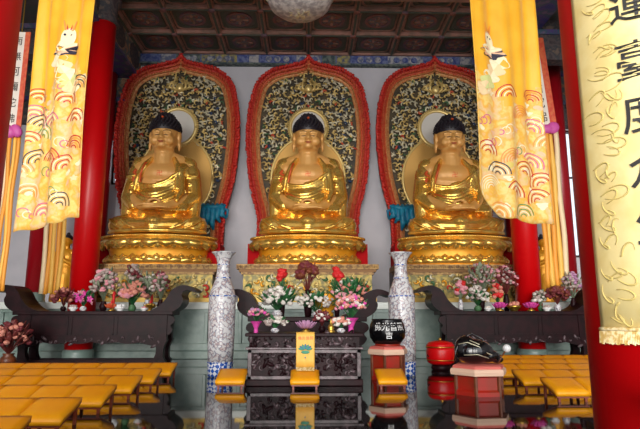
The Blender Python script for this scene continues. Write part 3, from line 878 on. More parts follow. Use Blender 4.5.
# ------------------------------------------------------------------ kneeling benches
def make_bench():
    t = thing('kneeling_bench', '', 'kneeling bench', (0, 0, 0))
    W, D = .242, .53
    vs = []; fs = []; nx_, ny_ = 8, 6
    def zt(v): return .135 + .15*v
    for layer in (0, 1):
        for j in range(ny_+1):
            for i in range(nx_+1):
                u = -1+2*i/nx_; v = j/ny_
                ed = (1-u**8)*(1-(2*v-1)**8)
                x = W*u*(1 if layer else .97); y = D*v
                z = zt(v) - .045 + (0 if not layer else .045 + .022*ed**.5)
                if not layer: z = zt(v) - .06
                vs.append((x, y, z))
    N = (nx_+1)*(ny_+1)
    for j in range(ny_):
        for i in range(nx_):
            a = j*(nx_+1)+i
            fs.append((N+a, N+a+1, N+a+nx_+2, N+a+nx_+1)); fs.append((a, a+nx_+1, a+nx_+2, a+1))
    ring = [i for i in range(nx_+1)] + [j*(nx_+1)+nx_ for j in range(1, ny_+1)] + [ny_*(nx_+1)+i for i in range(nx_-1, -1, -1)] + [j*(nx_+1) for j in range(ny_-1, 0, -1)]
    for a, b_ in zip(ring, ring[1:]+ring[:1]): fs.append((a, b_, N+b_, N+a))
    MB().add(vs, fs).build('cushion', M['cushion'], t, True)
    B = [(-W*.94, .02, .05), (W*.94, .02, .05), (W*.94, D-.02, .2), (-W*.94, D-.02, .2)]
    MB().hexa(B, [(x, y, z+.034) for x, y, z in B]).build('frame', M['bench_wood'], t)
    for s in (-1, 1):
        MB().box(s*.19-.016, s*.19+.016, .025, .06, 0, .08).build('leg', M['bench_wood'], t)
        MB().box(s*.19-.016, s*.19+.016, D-.06, D-.025, 0, .215).build('leg', M['bench_wood'], t)
    return t
bench = make_bench()
bench.location = (-1.27, 9.32, 0); bench['label'] = 'yellow kneeling bench standing alone in front of the left porcelain vase'; bench['group'] = 'kneeling benches before the carved altar'
dup(bench, (-.04, 9.28, 0), 0, 'yellow kneeling bench in front of the yellow pennant on the carved altar')
dup(bench, (1.41, 9.28, 0), 0, 'yellow kneeling bench in front of the stool with the black bowl')
ordn = ['first', 'second', 'third', 'fourth', 'fifth', 'sixth', 'seventh', 'eighth', 'ninth']
rows = [10.63, 9.48, 8.33, 7.18, 6.03, 4.88]
for j, y in enumerate(rows):
    lim = -(320/545)*(y+.4) - .25
    k = 0
    x = -2.55-.235
    while x > lim - .1:
        dup(bench, (x, y-.06+rnd.uniform(-.015, .015), 0), 0, 'orange kneeling bench, left block, %s row from the altar, %s from the aisle' % (ordn[j], ordn[k]), 'kneeling benches of the left block')
        x -= .49; k += 1
rows = [12.5, 11.35, 10.2, 9.05, 7.9]
for j, y in enumerate(rows):
    x = 3.5+.235; k = 0
    while x < (292/545)*(y+.2)+.35:
        dup(bench, (x, y+rnd.uniform(-.015, .015), 0), 0, 'yellow kneeling bench, right block, %s row from the altar, %s from the aisle' % (ordn[j], ordn[k]), 'kneeling benches of the right block')
        x += .49; k += 1

# ------------------------------------------------------------------ porcelain vases
def make_vase():
    t = thing('porcelain_vase', '', 'vase', (0, 0, 0), 0, 'tall porcelain floor vases')
    P = [(.2, 0), (.235, .02), (.235, .06)]
    MB().lathe([(.22, 0), (.245, .015), (.25, .15), (.252, .25), (.25, .27)], 40).build('lattice_band', M['lattice'], t, True)
    prof = [(.25, .27), (.262, .6), (.268, 1.0), (.272, 1.4), (.268, 1.58), (.24, 1.7), (.19, 1.82), (.145, 1.95), (.128, 2.1), (.125, 2.22), (.14, 2.32), (.18, 2.4), (.235, 2.46), (.25, 2.475), (.235, 2.48), (.17, 2.42), (.11, 2.3)]
    MB().lathe(prof, 40).build('body', M['porcelain'], t, True)
    for z, rr in ((1.58, .27), (.275, .255), (2.22, .13), (1.95, .15)):
        mb = MB(); mb.tube([(rr*math.cos(2*PI*k/40), rr*math.sin(2*PI*k/40), z) for k in range(41)], .012, 6)
        mb.build('painted_ring', M['lattice'], t, True)
    return t
v = make_vase(); v.location = (-1.74, 11.3, 0); v['label'] = 'tall painted porcelain floor vase left of the carved altar'
dup(v, (1.93, 11.3, 0), .7, 'tall painted porcelain floor vase behind the black bowl, right of the altar')

# ------------------------------------------------------------------ bowl, drum, wooden fish and their stools
def hex_stool(label, loc, R, h, rz):
    t = thing('hexagonal_stool', label, 'stool', loc, rz, 'red hexagonal stools')
    MB().lathe([(R*.86, .0), (R*.86, .06), (R*.78, .09), (R*.78, h-.13), (R*.84, h-.11)], 6).build('body', M['red_paint'], t)
    for k in range(6):
        a = 2*PI*k/6
        MB().lathe([(.03, 0), (.03, h-.1)], 6, cx=R*.8*math.cos(a), cy=R*.8*math.sin(a)).build('corner_post', M['brown_wood'], t)
    MB().lathe([(R*.86, h-.11), (R*.98, h-.1), (R, h-.05), (R*.97, h-.01), (R*.9, h)], 6).build('padded_rim', M['cream'], t)
    MB().lathe([(R*.92, h-.01), (R*.9, h+.03), (R*.8, h+.05), (0, h+.055)], 6).build('seat_pad', M['pink_cloth'], t)
    return t
hex_stool('red hexagonal stool with a cream rim carrying the black bowl', (1.54, 10.72, 0), .4, .57, .2)
hex_stool('low red hexagonal stool with pink top under the black wooden fish', (2.67, 8.75, 0), .46, .4, .1)

t = thing('singing_bowl', 'big black bronze singing bowl with white characters on the hexagonal stool', 'bowl', (1.54, 10.72, .626))
MB().lathe([(.16, 0), (.26, .04), (.335, .15), (.35, .28), (.325, .4), (.29, .47), (.3, .5), (.28, .5), (.3, .4), (.32, .28), (.25, .08), (0, .06)], 48).build('body', M['iron'], t, True)
lt = MB()
def onbowl(a0, z0):
    def fn(x, z):
        a = -PI/2 + a0 + x/.345; r = .357 - .28*max(0, z0+z-.28)
        return (r*math.cos(a), r*math.sin(a), z0+z)
    return fn
for k, ch in enumerate('佛光普照'): lt = MB(); put_text(lt, ch, .15, onbowl(-.7+.46*k, .36), bold=.006); lt.build('character', M['white_paint'], t)
lt = MB(); put_text(lt, '吉', .13, onbowl(-.05, .2), bold=.006)
lt.build('character', M['white_paint'], t)
MB().lathe([(.24, .0), (.24, .03), (.17, .05)], 32).build('ring_cushion', M['red_paint'], t, True)

t = thing('lidded_drum', 'round red lacquered drum with a lid and dark carrying handle beside the fish stool', 'drum', (2.98, 12.5, 0))
MB().lathe([(.2, 0), (.22, .04), (.2, .12)], 24).build('stand', M['dark_wood'], t, True)
MB().lathe([(.22, .12), (.29, .16), (.315, .28), (.315, .42), (.3, .5)], 40).build('body', M['red_lacquer'], t, True)
MB().lathe([(.31, .5), (.31, .54), (.26, .6), (.12, .63), (0, .635)], 40).build('lid', M['red_lacquer'], t, True)
MB().lathe([(.02, .63), (.04, .66), (.02, .7), (0, .71)], 12).build('knob', M['brass'], t, True)
mb = MB(); mb.tube([(.325*math.cos(a), -.12, .34+.1*math.sin(a)) for a in [PI*k/16 + PI for k in range(17)]], .012, 6); mb.build('handle', M['iron'], t, True)
mb = MB(); mb.tube([(.318*math.cos(2*PI*k/40), .318*math.sin(2*PI*k/40), .5) for k in range(41)], .012, 6); mb.tube([(.318*math.cos(2*PI*k/40), .318*math.sin(2*PI*k/40), .22) for k in range(41)], .01, 6); mb.build('band', M['brass'], t, True)

t = thing('wooden_fish', 'glossy black wooden fish drum with gold lines on the low hexagonal stool', 'drum', (2.6, 8.72, .456))
b = MB(); b.ell((0, 0, .19), (.3, .22, .19), None, 24, 14); b.ell((-.12, 0, .25), (.17, .16, .18), None, 18, 10); b.ell((.2, -.02, .12), (.2, .14, .1), None, 18, 10); b.ell((.36, -.02, .06), (.1, .07, .055))
link('body', remesh(b, 'fish_body', M['black_lacquer'], .014, 3), t)
g = MB()
g.tube([(-.26, -.1, .3), (-.14, -.17, .33), (.02, -.2, .27), (.16, -.18, .17), (.34, -.1, .1)], .008, 6)
g.tube([(-.2, -.17, .14), (.0, -.225, .15), (.18, -.17, .09)], .007, 6)
g.tube([(-.1, -.16, .36), (.04, -.17, .3), (.1, -.2, .2)], .007, 6)
g.build('gold_lines', M['silver_gold'], t, True)
s_ = MB(); s_.tube([(-.33, -.1, .05), (-.3, -.08, .2), (-.2, -.04, .38), (-.02, -.02, .46), (.14, -.02, .38), (.22, -.04, .22), (.36, -.1, .1)], .012, 6); s_.build('carrying_cord', M['black_lacquer'], t, True)
t = thing('mallet', 'thin mallet with a round white head leaning on the black wooden fish', 'mallet', (2.92, 8.6, .456))
MB().tube([(.02, -.02, .02), (.08, .0, .12), (.165, .02, .22)], .011, 8).build('handle', M['brown_wood'], t, True)
MB().ell((.17, .02, .235), (.062, .062, .062), None, 16, 10).build('head', M['white_paint'], t, True)

# ------------------------------------------------------------------ flowers and offerings
def blossom_mesh(m, r, kind='rose'):
    mb = MB()
    if kind == 'rose':
        mb.ell((0, 0, 0), (r, r, r*.85), None, 9, 6)
        for k in range(5): a = 2*PI*k/5; mb.ell((r*.55*math.cos(a), r*.55*math.sin(a), r*.1), (r*.62, r*.62, r*.5), None, 7, 5)
    else:
        for k in range(5): a = 2*PI*k/5; mb.ell((r*.7*math.cos(a), 0, r*.7*math.sin(a)), (r*.7, r*.18, r*.4), (0, -a, 0), 7, 5)
        mb.ell((0, -r*.2, 0), (r*.25,)*3, None, 6, 4)
    return mb.mesh(kind + '_blossom', m, True)
_bm = {}
def bouquet(label, loc, h, rad, cols, n, br, vase='white', leaf='leaf', vh=.2, vr=.09, seed=1, kind='rose', group='flower arrangements on the altars', squash=1.0, leaves=26, low=.45):
    r = random.Random(seed); n = min(98, int(n*1.45)); rad *= 1.15; h *= 1.06; br *= 1.12
    t = thing('flower_arrangement', label, 'flowers', loc, 0, group)
    vm = {'white': M['porcelain'], 'magenta': M['fl_magenta'], 'dark': M['dark_wood'], 'gold': M['brass'], 'green': M['green_scroll'], 'brown': M['brown_wood']}[vase]
    if vase == 'magenta':
        MB().lathe([(vr*.45, 0), (vr*.4, vh*.35), (vr*.8, vh*.75), (vr*1.3, vh)], 14).build('wrapping', vm, t)
    else:
        MB().lathe([(vr*.6, 0), (vr*.7, .01), (vr, vh*.45), (vr*.9, vh*.7), (vr*.6, vh*.88), (vr*.75, vh)], 20).build('vase', vm, t, True)
    cz = vh + (h-vh)*.5; hz = (h-vh)*.55
    fo = MB()
    for k in range(leaves):
        a = r.uniform(0, 2*PI); e = r.uniform(-.2, 1.3); L = r.uniform(.6, 1.05)
        tip = Vector((rad*L*math.cos(a)*math.cos(e), rad*L*math.sin(a)*math.cos(e)*.7, cz + hz*L*math.sin(e)))
        base = Vector((0, 0, vh*.9)); mid = (base+tip)/2 + Vector((0, 0, .06))
        fo.tube([base, mid, tip], [.007, .007, .004], 5)
        d = (tip-base).normalized(); fo.ell(tip, (.06*rad/.25, .03*rad/.25, .012), (0, -math.asin(max(-1, min(1, d.z))), math.atan2(d.y, d.x)), 8, 5)
    fo.build('foliage', M[leaf], t, True)
    for k in range(n):
        c = r.choice(cols); key = (c, br, kind)
        if key not in _bm: _bm[key] = blossom_mesh(M['fl_'+c], br, kind)
        a = r.uniform(PI, 2*PI) if r.random() < .75 else r.uniform(0, PI); e = r.uniform(-low, 1.45)
        q = r.uniform(.55, 1.0)
        o = link('blossom', _bm[key], t, (rad*q*math.cos(a)*math.cos(e), rad*.75*q*math.sin(a)*math.cos(e), cz + hz*q*math.sin(e)))
        o.rotation_euler = (r.uniform(-.6, .6), r.uniform(-.6, .6), r.uniform(0, 6)); s = r.uniform(.75, 1.2); o.scale = (s, s, s)
    return t
TZ = 1.3
def tx(px, Y): return at(px, 311, Y)[0]
TY = 14.4
L = 'on the left altar table'
R_ = 'on the right altar table'
bouquet('dark red leafy flowers at the outer end of the left altar table', (tx(63, TY), TY, TZ), .52, .26, ['maroon', 'salmon'], 22, .05, 'dark', 'leaf_red', .12, .08, 1)
bouquet('bright pink orchids low in front of the left red pillar', (tx(83, 14.25), 14.25, TZ), .46, .28, ['magenta', 'pink'], 24, .05, 'white', 'leaf', .12, .09, 2, 'orchid')
bouquet('big greyish pink flower mass just right of the left red pillar', (tx(103, 14.5), 14.5, TZ), 1.0, .33, ['grey', 'pink', 'grey'], 55, .05, 'dark', 'leaf_grey', .25, .1, 3)
bouquet('tall pink rose bouquet at the middle of the left altar table', (tx(132, 14.3), 14.3, TZ), .68, .32, ['salmon', 'pink', 'salmon'], 48, .055, 'green', 'leaf', .16, .1, 4)
bouquet('dark maroon flower spray standing above the pink roses', (tx(131, 14.62), 14.62, TZ), 1.12, .2, ['maroon', 'grey'], 26, .05, 'dark', 'leaf_grey', .55, .08, 5, low=.1)
bouquet('silvery green plant right of the pink rose bouquet', (tx(147, 14.6), 14.6, TZ), .92, .26, ['white', 'grey'], 16, .04, 'white', 'leaf_grey', .3, .1, 6, leaves=60)
bouquet('grey pink flowers beside the inner upswept end of the left table', (tx(160, 14.55), 14.55, TZ), .95, .22, ['pink', 'grey', 'maroon'], 26, .045, 'dark', 'leaf_grey', .3, .08, 7)
bouquet('red single rose in white vase at the inner end of the right table', (tx(461, 14.3), 14.3, TZ), .72, .15, ['red', 'pink'], 12, .06, 'white', 'leaf_grey', .3, .07, 8)
bouquet('white flower cluster on the inner half of the right altar table', (tx(478, 14.3), 14.3, TZ), .58, .27, ['white', 'white', 'grey'], 46, .045, 'green', 'leaf', .14, .1, 9)
bouquet('tall grey pink blossom branches behind the white flower cluster', (tx(482, 14.62), 14.62, TZ), 1.18, .36, ['grey', 'pink', 'maroon', 'grey'], 60, .035, 'dark', 'leaf_grey', .45, .09, 10, leaves=50)
bouquet('dark pink blossom branches just left of the right red pillar', (tx(507, 14.62), 14.62, TZ), 1.1, .32, ['maroon', 'pink', 'grey'], 55, .036, 'dark', 'leaf_red', .45, .09, 11, leaves=44)
bouquet('red flowers with green leaves left of the right red pillar', (tx(498, 14.3), 14.3, TZ), .66, .17, ['red', 'salmon'], 18, .05, 'gold', 'leaf', .2, .08, 12)
bouquet('small white flowers right of the right red pillar', (tx(541, 14.4), 14.4, TZ), .5, .2, ['white', 'grey'], 26, .04, 'green', 'leaf_grey', .14, .08, 13)
bouquet('round brown leafed pot plant at the outer end of the right table', (tx(558, 14.3), 14.3, TZ), .6, .27, ['brown', 'maroon'], 44, .05, 'white', 'leaf_red', .18, .1, 14)
bouquet('grey lilac flower spray behind the brown pot plant', (tx(574, 14.6), 14.6, TZ), .95, .25, ['lilac', 'grey'], 40, .04, 'dark', 'leaf_grey', .35, .08, 15)
AZ = .89
def axx(px, Y): return at(px, 330, Y)[0]
bouquet('magenta wrapped bouquet at the left corner of the carved altar', (axx(256, 9.95), 9.95, AZ), .4, .17, ['pink', 'magenta', 'lilac'], 22, .03, 'magenta', 'leaf', .2, .085, 16, low=.1)
bouquet('magenta wrapped pink bouquet at the right corner of the carved altar', (axx(351, 9.95), 9.95, AZ), .62, .25, ['pink', 'salmon', 'magenta', 'white'], 60, .033, 'magenta', 'leaf', .26, .11, 17, low=.2)
bouquet('low white and grey flowers between left bouquet and purple lotus', (axx(275, 10.0), 10.0, AZ), .26, .2, ['white', 'grey'], 30, .035, 'white', 'leaf', .08, .08, 18)
bouquet('low white and pink flowers before the right magenta bouquet', (axx(341, 9.9), 9.9, AZ), .24, .17, ['white', 'salmon'], 24, .034, 'white', 'leaf', .08, .08, 19)
MT = 1.16
def mx(px, Y): return at(px, 315, Y)[0]
bouquet('white rose arrangement with green leaves, left on the middle table', (mx(277, 12.2), 12.2, MT), .58, .4, ['white', 'grey', 'white'], 50, .05, 'white', 'leaf', .14, .12, 20, leaves=60)
bouquet('pink and white arrangement with broad green leaves, right on the middle table', (mx(350, 12.25), 12.25, MT), .74, .4, ['pink', 'white', 'salmon'], 44, .05, 'white', 'leaf', .2, .12, 21, leaves=70)
bouquet('dark red chrysanthemum bouquet standing tall before the central pedestal', (mx(308, 12.35), 12.35, MT), 1.12, .23, ['maroon', 'brown'], 34, .06, 'dark', 'leaf_red', .6, .1, 22, low=.2)
bouquet('low white flower row in the middle of the middle table', (mx(316, 12.05), 12.05, MT), .46, .42, ['white', 'grey', 'white'], 40, .04, 'white', 'leaf', .1, .1, 23)
bouquet('single red bloom above white roses, left on the middle table', (mx(282, 12.42), 12.42, MT), .98, .1, ['red'], 7, .07, 'dark', 'leaf', .5, .07, 24, low=-.2)
bouquet('single red bloom above green leaves, right on the middle table', (mx(337, 12.42), 12.42, MT), .98, .1, ['red'], 7, .07, 'dark', 'leaf', .5, .07, 25, low=-.2)
bouquet('dark maroon flowers right of the purple lotus lamp on the carved altar', (axx(322, 10.2), 10.2, AZ), .36, .13, ['maroon', 'maroon', 'white'], 20, .035, 'dark', 'leaf_red', .12, .07, 26)
# lotus lamps
def lotus_lamp(label, loc, r, m, group, candle=None):
    t = thing('lotus_lamp', label, 'lotus lamp', loc, 0, group)
    MB().lathe([(r*.5, 0), (r*.55, r*.1), (r*.2, r*.25), (r*.3, r*.4)], 20).build('base', M['brass'], t, True)
    for ring, (n, rr, tilt, hh) in enumerate(((10, .75, .75, .8), (8, .5, .45, .95), (6, .28, .2, 1.05))):
        mb = MB()
        for k in range(n):
            a = 2*PI*(k+.5*ring)/n
            c = Vector((r*rr*math.cos(a), r*rr*math.sin(a), r*(.45+.3*hh)))
            mb.ell(c, (r*.1, r*.26, r*.45), (0, tilt, a), 8, 6) if False else mb.ell(c, (r*.08, r*.24, r*.42), Euler((0, tilt, a)), 8, 6)
        mb.build('petals', m, t, True)
    if candle: MB().ell((0, 0, r*1.2), (r*.14, r*.14, r*.45), None, 10, 8).build('flame_bulb', M['fl_red'], t, True)
    return t
G = 'lotus lamps and offerings'
lotus_lamp('purple pink lotus lamp behind the pennant on the carved altar', (axx(306, 10.0), 10.0, AZ), .19, M['fl_lilac'], G)
lotus_lamp('pink lotus lamp at the foot of the right red pillar', (tx(531, 14.2), 14.2, TZ), .2, M['fl_magenta'], G)
lotus_lamp('pink lotus lamp left of the right red pillar, front of table', (tx(500, 14.2), 14.2, TZ), .2, M['fl_magenta'], G)
lotus_lamp('gold lotus lamp with red bulb at the inner end of left table', (tx(150, 14.2), 14.2, TZ), .17, M['brass'], G, True)
lotus_lamp('gold and red lotus lamp between grey and pink bouquets', (tx(111, 14.2), 14.2, TZ), .17, M['flame_orange'], G, True)
def candle(label, loc, h):
    t = thing('red_candle', label, 'candle', loc, 0, 'red candles on the left altar table')
    MB().lathe([(.06, 0), (.07, .02), (.02, .06), (.05, .12)], 16).build('holder', M['brass'], t, True)
    MB().lathe([(.035, .12), (.038, h-.12), (.0, h-.1)], 14).build('stick', M['fl_red'], t, True)
    MB().ell((0, 0, h-.02), (.025, .025, .06), None, 8, 6).build('flame_bulb', M['flame_orange'], t, True)
candle('red candle lamp right of the grey pink flower mass', (tx(113, 14.6), 14.6, TZ), .62)
candle('red candle lamp right of the tall pink rose bouquet', (tx(151, 14.75), 14.75, TZ), .55)
def offering(label, loc, r, m, fill):
    t = thing('offering_bowl', label, 'bowl', loc, 0, 'offering bowls on the altar tables')
    MB().lathe([(r*.5, 0), (r*.5, r*.15), (r*.9, r*.5), (r, r*.75), (r*.93, r*.74), (0, r*.3)], 24).build('body', m, t, True)
    mb = MB(); rr = random.Random(len(label))
    for k in range(9): mb.ell((rr.uniform(-.5, .5)*r, rr.uniform(-.5, .5)*r, r*(.75+.3*rr.random())), (r*.3,)*3, None, 8, 6)
    mb.build('filling', fill, t, True)['kind'] = 'stuff'
offering('white offering bowl between the red candle and pink roses', (tx(120, 14.15), 14.15, TZ), .14, M['white_paint'], M['white_paint'])
offering('pale offering bowl left of the bright pink orchids', (tx(73, 14.15), 14.15, TZ), .12, M['white_paint'], M['fl_grey'])
offering('small white offering bowl at the inner end of the left table', (tx(144, 14.12), 14.12, TZ), .1, M['white_paint'], M['fl_pink'])
offering('white offering bowl left of the right red pillar', (tx(488, 14.13), 14.13, TZ), .1, M['white_paint'], M['fl_white'])
offering('brass offering bowl with salmon fruit left of the right red pillar', (tx(514, 14.2), 14.2, TZ), .19, M['brass'], M['fl_salmon'])
offering('pale offering bowl right of the right red pillar', (tx(547, 14.12), 14.12, TZ), .12, M['white_paint'], M['fl_grey'])
t = thing('incense_burner', 'round gilded incense burner before the central pedestal on the middle table', 'incense burner', (mx(309, 12.1)-.02, 12.3-.0, MT))
t.location = (mx(326, 12.3), 12.3, MT)
MB().lathe([(.16, 0), (.18, .05), (.12, .12), (.24, .22), (.27, .36), (.2, .46), (.23, .5), (.2, .5), (.16, .4), (0, .3)], 28).build('body', M['gold_deep'], t, True)
for s in (-1, 1): MB().tube([(s*.24, 0, .34), (s*.34, 0, .38), (s*.35, 0, .5), (s*.28, 0, .56)], .025, 8).build('handle', M['gold_deep'], t, True)
t = thing('small_pagoda', 'little gold stupa ornament right of the purple lotus lamp', 'ornament', (axx(331, 9.85), 9.85, AZ))
MB().lathe([(.07, 0), (.07, .03), (.045, .05), (.06, .08), (.05, .12), (.025, .15), (.02, .19), (0, .26)], 20).build('body', M['brass'], t, True)

# potted red-leafed plant on the floor by the left table's outer leg
x0, _ = at(9, 350, 13.2)
t = bouquet('reddish leafy potted plant on the floor at the far left edge', (x0, 13.2, 0), .95, .42, ['maroon', 'salmon'], 34, .05, 'brown', 'leaf_red', .32, .18, 40, leaves=70)
t['group'] = 'potted plants on the floor'

# ------------------------------------------------------------------ attendant statues at both ends of the plinth
def attendant():
    t = thing('attendant_statue', '', 'statue', (0, 0, PZ), 0, 'small standing attendant statues')
    b = MB()
    b.ell((0, 0, .7), (.3, .24, .75), None, 18, 12); b.ell((0, 0, 1.35), (.3, .2, .35), None, 18, 10); b.cap((-.2, 0, 1.55), (.2, 0, 1.55), .12, .12); b.cap((0, 0, 1.55), (0, -.01, 1.8), .08, .08)
    b.ell((0, -.02, 1.92), (.125, .14, .17), None, 16, 10); b.ell((0, -.16, 1.9), (.025, .03, .04))
    for s in (-1, 1):
        b.cap((s*.28, 0, 1.52), (s*.34, -.08, 1.15), .11, .1); b.cap((s*.34, -.08, 1.15), (s*.04, -.26, 1.3), .09, .05); b.ell((s*.13, 0, 1.9), (.02, .04, .07))
        for q in range(4): b.chain([(s*.025, -.27+.012*q, 1.3), (s*.012, -.3+.012*q, 1.4), (s*.008, -.3+.014*q, 1.47-.01*q)], (.022, .02, .016))
        b.cap((s*.2, -.05, .7), (s*.24, -.08, .1), .12, .16)
    b.lathe([(.36, .0), (.38, .06), (.3, .5), (.24, .9)], 20)
    link('body', remesh(b, 'attendant_body', M['gold_deep'], .018, 2), t)
    MB().ell((0, .02, 2.02), (.14, .15, .12), None, 14, 8).ell((0, .02, 2.14), (.06, .06, .07), None, 10, 6).build('hair', M['hair'], t, True)
    return t
a = attendant(); a.location = (-7.55, 17.2, PZ); a['label'] = 'small standing gilt statue between orange ribbons and the left pillar'
dup(a, (7.5, 17.2, PZ), 0, 'small standing gilt statue between the right pillar and yellow ribbons')

# ------------------------------------------------------------------ dragon banners
def banner(label, pin, pout, zin, zout, ztop, seed, round_corner, dragon_u):
    """cloth between an inner and an outer vertical edge; u from 0 (outer) to 1 (inner)"""
    pin = Vector((pin[0], pin[1], 0)); pout = Vector((pout[0], pout[1], 0))
    base = (pin+pout)/2
    t = thing('hanging_banner', label, 'banner', (base.x, base.y, 0), 0, 'embroidered yellow dragon banners')
    d = (pin-pout); W = d.length; dn = d.normalized(); nrm = Vector((dn.y, -dn.x, 0))
    if nrm.y > 0: nrm = -nrm
    def surf(u, z, off=0.):
        f = .045*math.sin(u*11 + .5*z) + .03*math.sin(u*23+1.3) + .03*math.sin(z*1.1+u*3)
        return (pout - base) + dn*(W*u) + nrm*(f+off) + Vector((0, 0, z))
    def zb(u):
        z = zout + (zin-zout)*u
        if round_corner and u > .7: z += .5*((u-.7)/.3)**2.2
        return z + .02*math.sin(u*17)
    NU, NV = 44, 60; vs = []; fs = []; ms = []
    for j in range(NV+1):
        for i in range(NU+1):
            u = i/NU; v = j/NV; vs.append(surf(u, ztop + (zb(u)-ztop)*v))
    zsplit = 5.15
    mb = MB()
    for j in range(NV):
        for i in range(NU):
            a = j*(NU+1)+i
            mb.f.append((a, a+1, a+NU+2, a+NU+1)); z = vs[a][2]; u = i/NU
            mb.m.append(0 if z > zsplit + .35*math.sin(u*5.2+seed) + .12*math.sin(u*19) else 1)
    mb.v = [tuple(v_) for v_ in vs]
    o = mb.build('cloth', [M['banner'], M['banner_low']], t, True)
    sd = o.modifiers.new('thick', 'SOLIDIFY'); sd.thickness = .012; sd.offset = 0
    mcols = [mat('thread_%d_%d' % (seed, k), c, .6) for k, c in enumerate((C(196, 40, 36), C(44, 40, 60), C(110, 150, 84), C(216, 96, 140), C(248, 232, 190), C(236, 150, 70), C(244, 212, 160), C(214, 214, 140), C(240, 190, 150)))]
    em = MB(); r = random.Random(seed)
    def arc(cu, cz, rad, w, mi, a0=0., a1=PI, off=.014):
        n = 12; vv = []; ff = []
        for k in range(n+1):
            a = a0 + (a1-a0)*k/n
            for q in (rad, rad-w):
                u = min(max(cu + q*math.cos(a)/W, .01), .99); z = max(cz + q*math.sin(a), zb(u)+.02)
                vv.append(surf(u, z, off))
        for k in range(n): ff.append((2*k, 2*k+1, 2*k+3, 2*k+2))
        em.add(vv, ff, mi)
    def blob(cu, cz, ru, rz_, mi, off=.012, lob=5, amp=.25):
        n = 22; vv = [surf(min(max(cu, .02), .98), max(cz, zb(cu)+.03), off)]; ff = []
        for k in range(n):
            a = 2*PI*k/n; q = 1 + amp*math.sin(lob*a)
            u = min(max(cu + ru*q*math.cos(a)/W, .01), .99); vv.append(surf(u, max(cz + rz_*q*math.sin(a), zb(u)+.02), off))
        for k in range(n): ff.append((0, 1+k, 1+(k+1) % n))
        em.add(vv, ff, mi)
    z = 5.05; row = 0
    while z > 2.75:
        for i in range(3):
            cu = (.14 + .36*i + .18*(row % 2)) % 1.0 + r.uniform(-.06, .06); cz = z + r.uniform(-.1, .1)
            q0 = r.random()
            if q0 < .62:
                mi = r.choice((0, 1, 0, 2, 3, 1, 5, 4)); mi2 = r.choice((4, 5, 4)); tilt = r.uniform(-.5, .5)
                for q in range(5): arc(cu, cz, .23-.042*q, .019, mi if q % 2 == 0 else mi2, .1+tilt, PI-.1+tilt)
            elif q0 < .85:
                for q in range(3): arc(cu + .05*q, cz-.03*q, .09-.02*q, .016, r.choice((4, 2, 3)), .5*q, .5*q+4.4)
        for q in range(4): blob(r.random(), z+r.uniform(-.2, .2), .07*r.uniform(.5, 1.2), .045, r.choice((4, 4, 6, 7, 8)), .01, r.choice((2, 3, 5)), .3)
        z -= .3; row += 1
    # a flying creature: head with horns and a trailing pale body
    du, dz_ = dragon_u, 6.0
    def Q(pts, mi, off=.02):
        c = (sum(p[0] for p in pts)/len(pts), sum(p[1] for p in pts)/len(pts)); vv = [surf(du + c[0]/W, dz_+c[1], off)] + [surf(du + p[0]/W, dz_+p[1], off) for p in pts]
        em.add(vv, [(0, 1+k, 1+(k+1) % len(pts)) for k in range(len(pts))], mi)
    for k in range(5): blob(du - .12 + .06*k, dz_-.42-.13*k, .17, .13, (4, 6, 4, 7, 6)[k], .012+.002*k, 4, .15)
    blob(du-.03, dz_-.24, .24, .1, 1, .015, 6, .2); blob(du-.03, dz_-.22, .22, .09, 8, .018, 6, .2); blob(du-.02, dz_-.17, .2, .1, 4, .021, 5, .1)
    blob(du, dz_, .11, .17, 4, .024, 2, .08); blob(du-.03, dz_-.12, .1, .07, 4, .027, 2, .05)
    for s in (-1, 1):
        blob(du + s*.045/W, dz_+.04, .018, .022, 1, .032, 2, 0)
        Q([(s*.03, .12), (s*.06, .13), (s*.1, .32), (s*.08, .32)], 5, .026); Q([(s*.01, .14), (s*.03, .14), (s*.035, .26)], 0, .027)
    em.build('embroidery', mcols, t)
    mb = MB(); mb.tube([surf(-.03, ztop), surf(.5, ztop), surf(1.03, ztop)], .04, 10); 
    for u in (.1, .9): mb.tube([surf(u, ztop), surf(u, CZ-.1)], .012, 6)
    mb.build('hanging_rod', M['brass'], t, True)
    return t
banner('yellow satin dragon banner with wave embroidery hanging on the left', (-3.73, 8.75), (-4.97, 9.35), 2.78, 2.58, 9.4, 4, False, .62)
banner('yellow satin dragon banner hanging before the right statue', (2.86, 8.75), (4.26, 9.35), 2.86, 2.74, 9.4, 9, True, .76)

